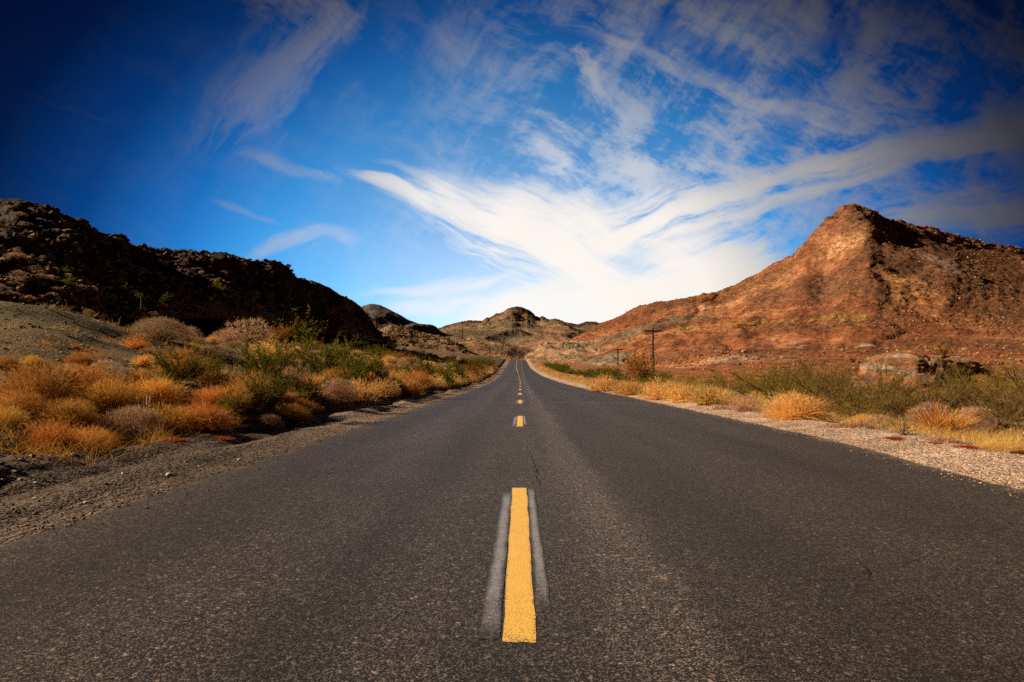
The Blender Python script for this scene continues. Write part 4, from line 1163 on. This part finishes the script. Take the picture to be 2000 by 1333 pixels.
WAIT = []
_place_now = place
def filler():
    def place(kind, x, y, w, label, group, hk):
        WAIT.append((w / math.hypot(x, y), kind, x, y, w, label, group, hk)); SPOTS.append((x, y, w * .5))
    rg = random.Random(5)
    # --- left bank, between shoulder and dark hill
    n = 0
    for _ in range(14000):
        if n >= 760: break
        Y = 7 + 150 * rg.random() ** 2.1; dl = 1.7 + 29 * rg.random() ** 1.5
        if Y < 12 and dl < 3.2: continue
        x = float(eL(Y)) - dl
        if x / Y < (-0.80 if Y < 16 else -0.92): continue
        if x < -7.6 and 10 < Y < 31 and rg.random() < (1.0 if x < -9 else .7): continue
        w = rg.uniform(.5, 1.15) * (1.25 if Y > 30 else 1)
        w *= (.62 if x < -12 and Y < 60 else 1)
        if not clear(x, Y, w * .20): continue
        q = rg.random()
        if Y > 55: kind = 'straw' if q < .45 else 'ygrass' if q < .82 else 'green' if q < .9 else 'rust'
        elif dl < 6: kind = 'grass' if q < .52 else 'straw' if q < .74 else 'green' if q < .92 else 'dead'
        else: kind = 'straw' if q < .46 else 'grass' if q < .76 else 'green' if q < .90 else 'dead'
        zone = ('on the near left bank beside the gravel shoulder' if Y < 18 else 'on the golden slope below the branching cactus' if Y < 50 else 'far up the left bank below the dark hill')
        look = {'straw': 'pale straw coloured dome shrub', 'ygrass': 'yellow dry grass clump', 'grass': 'gold dry grass clump', 'green': 'small olive green bush', 'dead': 'dark dead twiggy shrub', 'rust': 'rust brown bush'}[kind]
        place(kind, x, Y, w * (1.2 if kind in ('green', 'rust') else 1), look + ' ' + zone, look + 's ' + zone, rg.uniform(.65, 1.35)); n += 1
    # --- left roadside strip far ahead: dark green
    for i in range(26):
        Y = 75 + 110 * rg.random(); x = float(eL(Y)) - rg.uniform(3.2, 6.5)
        if clear(x, Y, .5): place('green', x, Y, rg.uniform(1.6, 2.8), 'green bush in the strip where the left bank meets the road far ahead', 'green bushes along the far left roadside', rg.uniform(.7, .95))
    # --- right verge: yellow grass in a strip along the pale gravel
    n = 0
    for _ in range(3000):
        if n >= 210: break
        Y = 12 + 190 * rg.random() ** 1.25; dr = 1.7 + 3.2 * rg.random() ** 1.3 * (1 if Y < 60 else .8)
        x = float(eR(Y)) + dr; w = rg.uniform(.45, .95) * (1 if Y < 40 else 1.3)
        if not clear(x, Y, w * .2): continue
        kind = 'ygrass' if rg.random() < .8 else 'straw'
        look = 'yellow dry grass clump' if kind == 'ygrass' else 'tan dry shrub'
        zone = 'in the strip beside the pale right shoulder' if Y < 60 else 'far along the right verge of the road'
        place(kind, x, Y, w, look + ' ' + zone, look + 's ' + zone, rg.uniform(.8, 1.1)); n += 1
    # --- right: green strip behind it far ahead, feathery bushes nearer
    for i in range(60):
        Y = 62 + 130 * rg.random(); x = float(eR(Y)) + rg.uniform(4.5, 9 if Y < 120 else 7)
        if clear(x, Y, .5): place('green', x, Y, rg.uniform(1.6, 2.8), 'green bush in the strip behind the yellow verge far up the right side', 'green bushes behind the far right verge', rg.uniform(.6, .85))
    n = 0
    for _ in range(1500):
        if n >= 70: break
        Y = 12 + 42 * rg.random(); x = float(eR(Y)) + 4 + 22 * rg.random() ** 1.2
        if x / Y > .84 or not clear(x, Y, .5) or (Y > 22 and .48 < x / Y < .63): continue
        place('feather', x, Y, rg.uniform(1.3, 2.6), 'olive feathery bush in the thicket behind the right verge', 'olive bushes of the right thicket', rg.uniform(.9, 1.3)); n += 1
    n = 0
    for _ in range(900):
        if n >= 170: break
        Y = 40 + 90 * rg.random(); x = float(eR(Y)) + 7 + .6 * Y * rg.random()
        if not clear(x, Y, .5): continue
        q = rg.random(); kind = 'straw' if q < .5 else 'grass' if q < .7 else 'rust' if q < .85 else 'feather'
        look = {'straw': 'tan shrub', 'grass': 'orange dry tuft', 'rust': 'rust brown bush', 'feather': 'olive scrub bush'}[kind]
        place(kind, x, Y, rg.uniform(.7, 1.5), look + ' on the red flat between the thicket and the mountain', look + 's on the red flat', rg.uniform(.7, 1)); n += 1
filler()
def settle():
    used = {}; rest = {}
    for h_ in HEROES: used[h_[3]] = used.get(h_[3], 0) + 1
    for _, kind, x, y, w, label, group, hk in sorted(WAIT, reverse=True):
        if used.get(kind, 0) < 285:
            used[kind] = used.get(kind, 0) + 1
            _place_now(kind, x, y, w, label, group, hk)
        else: rest.setdefault(kind, []).append((x, y, w, hk))
    for kind, lst in rest.items():
        V, F, A, n = [], [], [], 0
        for i, (x, y, w, hk) in enumerate(lst):
            me = lib(kind, 2)[i % 4][None]
            v = np.empty(len(me.vertices) * 3, np.float32); me.vertices.foreach_get('co', v); v = v.reshape(-1, 3)
            f = np.empty(len(me.loops), np.int32); me.loops.foreach_get('vertex_index', f)
            a = np.empty(len(me.vertices), np.float32); me.attributes['rnd'].data.foreach_get('value', a)
            s = w / WID[kind]; an = random.random() * 6.28; c_, s_ = math.cos(an), math.sin(an)
            V.append(np.stack([v[:, 0] * c_ - v[:, 1] * s_, v[:, 0] * s_ + v[:, 1] * c_, v[:, 2] * hk], 1) * s + [x, y, ground_at(x, y) - .02])
            F.append(f.reshape(-1, 3) + n); A.append(a); n += len(v)
        nm = {'straw': 'distant_dry_brush', 'grass': 'distant_dry_grass', 'ygrass': 'distant_yellow_grass'}[kind]
        o = mk(nm, np.concatenate(V), [np.concatenate(F)], {'straw': M_straw, 'grass': M_gold, 'ygrass': M_ygold}[kind], attrs={'rnd': np.concatenate(A)})
        tag(o, nm.replace('_', ' ') + ' far along the sides of the road', 'dry grass', kind='stuff')
settle()

# yellow bushes in a line across the foot of the red mountain, pale shrubs on the dark hill
def dotted():
    rg = random.Random(9)
    bright = [tri_mesh('yellow_bush', straw_mesh(900 + i, 2), M_cholla_y) for i in range(3)]
    pale = lib('straw', 2)
    for i in range(80):
        u = 1300 + 390 * rg.random() ** .9
        v = np.interp(u, [1300, 1390, 1470, 1560, 1620, 1690], [652, 637, 634, 628, 624, 624]) + rg.gauss(0, 4)
        h = hit(u, v)
        if h is None: continue
        o = bpy.data.objects.new('yellow_bush', bright[i % 3]); C.objects.link(o); o.location = h; s = rg.uniform(.9, 1.8); o.scale = (s, s, s * 1.3); o.rotation_euler[2] = rg.random() * 6
        tag(o, 'small bright yellow bush in the band across the foot of the red mountain', 'bush', 'yellow bushes on the red mountain')
    for i in range(190):
        u = -10 + 770 * rg.random(); lo = np.interp(u, [0, 250, 420, 560, 740], [625, 620, 618, 645, 668]); top = np.interp(u, [0, 180, 310, 500, 580, 740], [392, 455, 494, 516, 552, 655])
        v = lo - (lo - top) * rg.random() ** 1.7
        h = hit(u, v)
        if h is None or h.y < 48: continue
        k = pale if rg.random() < .90 else lib('green', 2)
        p = k[i % 4]
        s = rg.uniform(.5, 1.25)
        lab = 'pale rounded shrub dotted on the shaded dark hill' if None in p else 'olive bush dotted on the shaded dark hill'
        if None in p: o = bpy.data.objects.new('hill_shrub', p[None]); C.objects.link(o)
        else:
            o = bpy.data.objects.new('creosote_bush', None); C.objects.link(o)
            for pn, me in p.items():
                c = bpy.data.objects.new(pn, me); C.objects.link(c); c.parent = o
        o.location = h; o.scale = (s, s, s); o.rotation_euler[2] = rg.random() * 6
        tag(o, lab, 'shrub' if None in p else 'bush', 'shrubs dotted on the dark hill' if None in p else 'bushes dotted on the dark hill')
M_cholla_y = plant('yellow_spines', [(0.0, (.42, .30, .06)), (1, (.80, .62, .20))], .2, .01)
dotted()

# ------------------------------------------------------------------ stones, gravel and low scrub (uncountable)
_oct = unit(np.array([(1, 0, 0), (-1, 0, 0), (0, 1, 0), (0, -1, 0), (0, 0, 1), (0, 0, -1), (.7, .7, .3), (-.7, .6, .4), (.5, -.8, .3), (-.6, -.6, .5)], float))
def hull_faces(P):
    import bmesh
    bm = bmesh.new(); vs = [bm.verts.new(p) for p in P]; bmesh.ops.convex_hull(bm, input=vs); bm.verts.index_update(); bm.verts.ensure_lookup_table()
    f = [[v.index for v in fc.verts] for fc in bm.faces]; bm.free()
    return np.array([q for q in f if len(q) == 3])
_octF = hull_faces(_oct)
def clumps(rg, P, size, flat, colr, jag=.35):
    n = len(P); k = len(_oct)
    r = 1 + jag * (rg.rand(n, k, 1) - .5) * 2
    V = _oct[None] * r
    a = rg.rand(n) * 6.283; ca, sa = np.cos(a)[:, None], np.sin(a)[:, None]
    V = np.stack([V[..., 0] * ca - V[..., 1] * sa, V[..., 0] * sa + V[..., 1] * ca, V[..., 2] * np.broadcast_to(flat, (n,))[:, None]], -1)
    V = V * np.asarray(size)[:, None, None] + P[:, None, :]
    F = (np.arange(n)[:, None, None] * k + _octF[None]).reshape(-1, 3)
    return V.reshape(-1, 3), F, np.repeat(colr, k, 0)
def gravel():
    rg = np.random.RandomState(3)
    out = []
    def strip(n, side, d0, d1, y0, y1, s0, s1, pal, pw=1.6):
        Y = y0 + (y1 - y0) * rg.rand(n) ** pw; dd = d0 + (d1 - d0) * rg.rand(n)
        X = eL(Y) - dd if side < 0 else eR(Y) + dd
        sz = s0 + (s1 - s0) * rg.rand(n) ** 4
        Z = np.where(dd < 0.0, zr(Y) + .006, ground_z(X, Y)) + sz * .25
        pal = np.array(pal); c = pal[rg.randint(0, len(pal), n)] * (.7 + .6 * rg.rand(n, 1))
        out.append(clumps(rg, np.stack([X, Y, Z], 1), sz, .6, c))
    brown = [(.16, .115, .085), (.13, .095, .07), (.21, .155, .11), (.34, .27, .20), (.15, .125, .10)]
    pale = [(.58, .42, .31), (.48, .32, .23), (.66, .50, .38), (.36, .22, .15), (.54, .37, .26)]
    strip(9000, -1, -.12, 2.6, 4, 40, .004, .016, brown)
    strip(1500, -1, 1.8, 9, 6, 34, .010, .045, brown + [(.22, .20, .14), (.28, .26, .2)])
    strip(5000, -1, 3, 18, 9, 36, .012, .06, [(.22, .20, .14), (.28, .25, .18), (.16, .14, .10), (.36, .32, .26)], 1.1)
    strip(11000, 1, -.10, 1.7, 4.6, 45, .004, .016, pale)
    strip(900, 1, -.4, .05, 4.6, 30, .004, .012, pale)
    strip(500, -1, -.5, .05, 4, 30, .004, .014, brown)
    strip(1500, 1, 1.5, 6, 8, 45, .012, .06, pale)
    V = []; F = []; A = []; n = 0
    for v, f, a in out: V.append(v); F.append(f + n); A.append(a); n += len(v)
    o = mk('gravel', np.concatenate(V), [np.concatenate(F)], M_col, attrs={'col': np.concatenate(A)})
    tag(o, 'loose gravel strewn along both shoulders of the road', 'gravel', kind='stuff')
gravel()
def scrub(name, key, n, s0, s1, pal, label, cat, seed, tmin=.02, tmax=1.0, flat=.75, pw=2.0, umin=0, umax=1):
    o, G, crest = H[key]; rg = np.random.RandomState(seed)
    ns = G.shape[1]
    i = tmin + (tmax - tmin) * rg.rand(n); j = umin + (umax - umin) * rg.rand(n)
    fi = i * crest; fj = j * (ns - 1); i0 = np.minimum(fi.astype(int), G.shape[0] - 2); j0 = np.minimum(fj.astype(int), ns - 2)
    a, b = (fi - i0)[:, None], (fj - j0)[:, None]
    P = (G[i0, j0] * (1 - a) + G[i0 + 1, j0] * a) * (1 - b) + (G[i0, j0 + 1] * (1 - a) + G[i0 + 1, j0 + 1] * a) * b
    dens = fbm(P[:, 0] * .04, P[:, 1] * .04, P[:, 2] * .06 + seed, 4)
    keep = rg.rand(n) < .55 + 1.1 * dens
    P = P[keep]; m = len(P)
    sz = s0 + (s1 - s0) * rg.rand(m) ** pw
    pal = np.array(pal); c = pal[rg.randint(0, len(pal), m)] * (.75 + .5 * rg.rand(m, 1))
    P[:, 2] += sz * .2
    v, f, a_ = clumps(rg, P, sz, flat * (.6 + .8 * rg.rand(m)), c, .45)
    q = mk(name, v, [f], M_col, attrs={'col': a_})
    tag(q, label, cat, kind='stuff')
scrub('mountain_scrub', 'red', 52000, .12, .46, [(.36, .17, .07), (.46, .25, .11), (.26, .14, .055), (.17, .13, .045), (.32, .14, .06)], 'low dry scrub covering the slopes of the red mountain', 'scrub', 41, pw=2.0)
scrub('mountain_stones', 'red', 16000, .08, .32, [(.24, .10, .055), (.16, .07, .045), (.50, .33, .23), (.34, .15, .08)], 'loose stones scattered over the red mountain', 'stones', 42, flat=.6, pw=2.5)
scrub('summit_rocks', 'red', 1500, .25, 1.0, [(.24, .09, .045), (.16, .065, .04), (.34, .14, .065)], 'broken red rocks along the summit of the red mountain', 'rocks', 43, .84, .99, pw=2.5, umin=.25, umax=.52)
scrub('hill_rocks', 'dark', 9000, .12, .6, [(.08, .055, .04), (.06, .042, .034), (.14, .09, .06)], 'dark broken rocks covering the shaded hill', 'rocks', 44, .1, 1.0, pw=3.0)
scrub('hill_scrub', 'dark', 9000, .10, .42, [(.34, .21, .11), (.18, .15, .055), (.26, .15, .08)], 'low scrub on the shaded hill', 'scrub', 45, .0, 1.02, pw=2.0)
scrub('spur_scrub', 'spur', 6500, .12, .50, [(.48, .34, .21), (.40, .26, .14), (.18, .15, .05), (.28, .14, .06), (.14, .10, .07)], 'pale scrub and rocks on the low spur left of the road', 'scrub', 46)
scrub('orange_scrub', 'orange', 2600, .15, .55, [(.46, .26, .12), (.24, .18, .07), (.34, .17, .08)], 'scrub on the orange spur at the road crest', 'scrub', 47)
scrub('knoll_scrub', 'pale', 4000, .12, .42, [(.50, .34, .21), (.20, .16, .07), (.36, .19, .09)], 'scrub and rocks on the pale knoll right of the road crest', 'scrub', 48)
scrub('far_scrub', 'mid', 14000, .25, .8, [(.26, .18, .09), (.18, .14, .06), (.32, .19, .10)], 'scrub on the flat-topped mountain at the end of the road', 'scrub', 49, pw=2.5)

def cover(name, label, side, n, d0, d1, y0, y1, hgt, mat, seed, nb, wd, pw=1.6, bare=True):
    rg = np.random.RandomState(seed)
    Y = y0 + (y1 - y0) * rg.rand(n) ** pw; dd = d0 + (d1 - d0) * rg.rand(n) ** 1.2
    X = eL(Y) - dd if side < 0 else eR(Y) + dd
    keep = fbm(X * .22, Y * .16, seed, 4) + .25 * rg.normal(size=n) > -.05
    if bare: keep &= ~((X < -7.8) & (Y > 9) & (Y < 31) & (rg.rand(n) > .30))
    keep &= np.abs(X / Y) < .85
    X, Y = X[keep], Y[keep]; m = len(X)
    Z = np.array([ground_at(float(a_), float(b_)) for a_, b_ in zip(X, Y)])
    b = np.repeat(np.stack([X, Y, Z], 1), nb, 0) + rg.normal(size=(m * nb, 3)) * [.10, .10, 0]
    hs = np.repeat(hgt * (.5 + .9 * rg.rand(m)), nb)
    ws = np.repeat(wd * np.clip(Y / 14, .7, 4), nb)
    V, F, A = blades(rg, b, sphdir(rg, m * nb, 62, .6), hs * (.5 + .6 * rg.rand(m * nb)), ws, .25, 2, rnd=np.clip(np.repeat(rg.rand(m), nb) * .6 + .4 * rg.rand(m * nb), 0, 1))
    o = mk(name, V, [F], mat, attrs={'rnd': A}); tag(o, label, 'dry grass', kind='stuff')
cover('bank_grass', 'low golden grass growing between the clumps of the left bank', -1, 8200, 1.7, 17, 7, 120, .34, M_gold, 61, 16, .007)
cover('bank_straw', 'thin straw coloured growth on the left bank and hill foot', -1, 6500, 3.0, 34, 9, 150, .28, M_straw, 62, 14, .008)
cover('verge_grass', 'low yellow grass along the right verge', 1, 5200, 1.4, 4.6, 8, 170, .34, M_ygold, 63, 16, .007, bare=False)
cover('flat_grass', 'thin reddish growth on the flat behind the right verge', 1, 4200, 3.5, 45, 12, 130, .24, M_rust, 64, 12, .009, 1.3, bare=False)

# ------------------------------------------------------------------ poles, posts, stump
def pole_at(u, vtop, Y, label, arm, vbase_hint=None, lean=0.0, insul=True):
    top = at(u, vtop, Y); x, y = float(top[0]), float(top[1]); zb = ground_at(x, y)
    root = bpy.data.objects.new('utility_pole', None); C.objects.link(root); root.location = (x, y, zb)
    tag(root, label, 'utility pole', 'utility poles')
    Hh = float(top[2]) - zb
    mb = MB(); s = np.linspace(-.4, Hh, 9)
    mb.tube(np.stack([lean * s / Hh + .02 * np.sin(s), 0 * s, s], 1), np.linspace(.21, .15, 9), 10)
    mb.build('shaft', M_pole, root, smooth=False)
    za = Hh - .55
    mb = MB(); mb.box((lean, -.22, za), (arm, .16, .23)); mb.build('crossarm', M_pole, root)
    for sx in (-1, 1):
        b = MB(); b.tube(np.array([(lean + sx * .62, -.17, za - .02), (lean + sx * .05, -.15, za - .62)]), .022, 5); b.build('brace', M_pole, root)
    for fx in (-.47, -.25, .25, .47):
        b = MB(); b.tube(np.array([(lean + fx * arm, -.16, za + .05), (lean + fx * arm, -.16, za + .13), (lean + fx * arm, -.16, za + .15), (lean + fx * arm, -.16, za + .22), (lean + fx * arm, -.16, za + .26)]), [.02, .02, .055, .06, .03], 8); b.build('insulator', M_glass, root)
    return root
pole_at(1275, 641, 118, 'dark wooden utility pole rising behind the large rust brown bush', 2.8)
pole_at(1206.5, 679, 185, 'smaller dark utility pole left of the rust brown bush', 2.9)
pole_at(903, 628, 343, 'thin distant utility pole on the orange spur left of the road crest', 2.4)

h = hit(275, 617); top = at(275, 579, h.y)
r_ = bpy.data.objects.new('fence_post', None); C.objects.link(r_)
zb = ground_at(h.x, h.y); r_.location = (h.x, h.y, zb)
hp = float(top[2]) - zb
mb = MB(); mb.tube(np.array([(0, 0, -.2), (.01, 0, hp * .5), (0, 0, hp - .03), (0, 0, hp)]), [.07, .066, .062, .045], 8); mb.build('shaft', M_post, r_)
mb = MB(); mb.tube(np.array([(0, 0, hp * .8 - .012), (0, 0, hp * .8 + .012)]), .071, 8); mb.build('wire_band', M_glass, r_)
tag(r_, 'grey wooden post standing on the crest of the bare gravel mound', 'post')
h = hit(746.5, 669)
r_ = bpy.data.objects.new('marker_post', None); C.objects.link(r_); r_.location = (h.x, h.y, ground_at(h.x, h.y))
hm = 16.5 * h.y / _F
mb = MB(); mb.box((0, 0, hm / 2), (.24, .05, hm)); mb.build('shaft', M_white, r_)
mb = MB(); mb.box((0, -.028, hm * .86), (.16, .01, hm * .1)); mb.build('reflector', M_glass, r_)
tag(r_, 'small white marker post at the right end of the dark hill', 'marker post')

# old stump lying at the right edge of the verge
def stump():
    h = hit(1918, 852); s = 58 * h.y / _F
    root = bpy.data.objects.new('tree_stump', None); C.objects.link(root); root.location = (h.x, h.y, ground_at(h.x, h.y) + .02)
    root.rotation_euler[2] = -.55
    tag(root, 'dark hollow stump lying beside the pale gravel at the right edge', 'stump')
    # hollow trunk: outer and inner skins joined at the broken mouth
    n, k = 16, 18; V = []
    th = np.arange(k) / k * 2 * np.pi
    for shell in (1, .74):
        for i in range(n):
            f = i / (n - 1) if shell == 1 else 1 - i / (n - 1)
            rad = s * (.10 + .22 * f ** .8) * shell
            c = np.array([-.55 * s + 1.0 * s * f, 0, s * (.10 + .20 * f)])
            rr = rad * (1 + .10 * np.sin(th * 7 + 5 * f) * shell + .45 * fbm(np.cos(th) * 2 + 3 * f, np.sin(th) * 2, f * 4, 3))
            jag = .06 * s * perlin(np.cos(th) * 4, np.sin(th) * 4, 5.0) * (f > .95)
            V.append(np.stack([c[0] + jag, c[1] + rr * np.cos(th), c[2] + rr * np.sin(th)], 1))
    V = np.array(V); F = []
    for i in range(2 * n - 1):
        for j in range(k): F.append((i * k + j, i * k + (j + 1) % k, (i + 1) * k + (j + 1) % k, (i + 1) * k + j))
    mk('trunk', V.reshape(-1, 3), [np.array(F)], M_bark, root, {'rnd': np.full(2 * n * k, .5)}, smooth=True)
    rg = np.random.RandomState(4)
    for i in range(7):
        a = rg.rand() * 6.28; mb = MB(); p0 = np.array([-.5 * s, 0, .12 * s]); d = unit(np.array([-.8, math.cos(a) * .8, abs(math.sin(a)) * .5]))
        q = np.linspace(0, 1, 6); pts = p0 + d * (q * s * (.25 + .3 * rg.rand()))[:, None] + rg.normal(size=(6, 3)) * .02 * s; pts[:, 2] = np.maximum(pts[:, 2], .02)
        mb.tube(pts, np.linspace(.035, .008, 6) * s, 6); mb.build('root', M_bark, root)
stump()

# single stones that can be told apart on the left shoulder
def stones():
    rg = np.random.RandomState(8)
    mat = plain('pale_stone', (.42, .36, .28), (.62, .54, .44), 20)
    for (u, v, w) in [(170, 983, 11), (40, 938, 9), (70, 944, 8), (6, 938, 7), (240, 926, 7), (390, 912, 6), (467, 899, 8), (330, 929, 14), (70, 975, 9), (10, 848, 6), (150, 902, 7), (500, 894, 6)]:
        h = hit(u, v)
        if h is None: continue
        s = w * h.y / _F * .55
        P = unit(rg.normal(size=(26, 3))) * (.8 + .4 * rg.rand(26, 1)) * [1.2, .8, .55]
        F = hull_faces(P)
        o = mk('stone', P * s, [F], mat); o.location = (h.x, h.y, ground_at(h.x, h.y) + s * .25); o.rotation_euler[2] = rg.rand() * 6
        tag(o, 'single pale stone lying on the left gravel shoulder', 'stone', 'pale stones on the left shoulder')
stones()
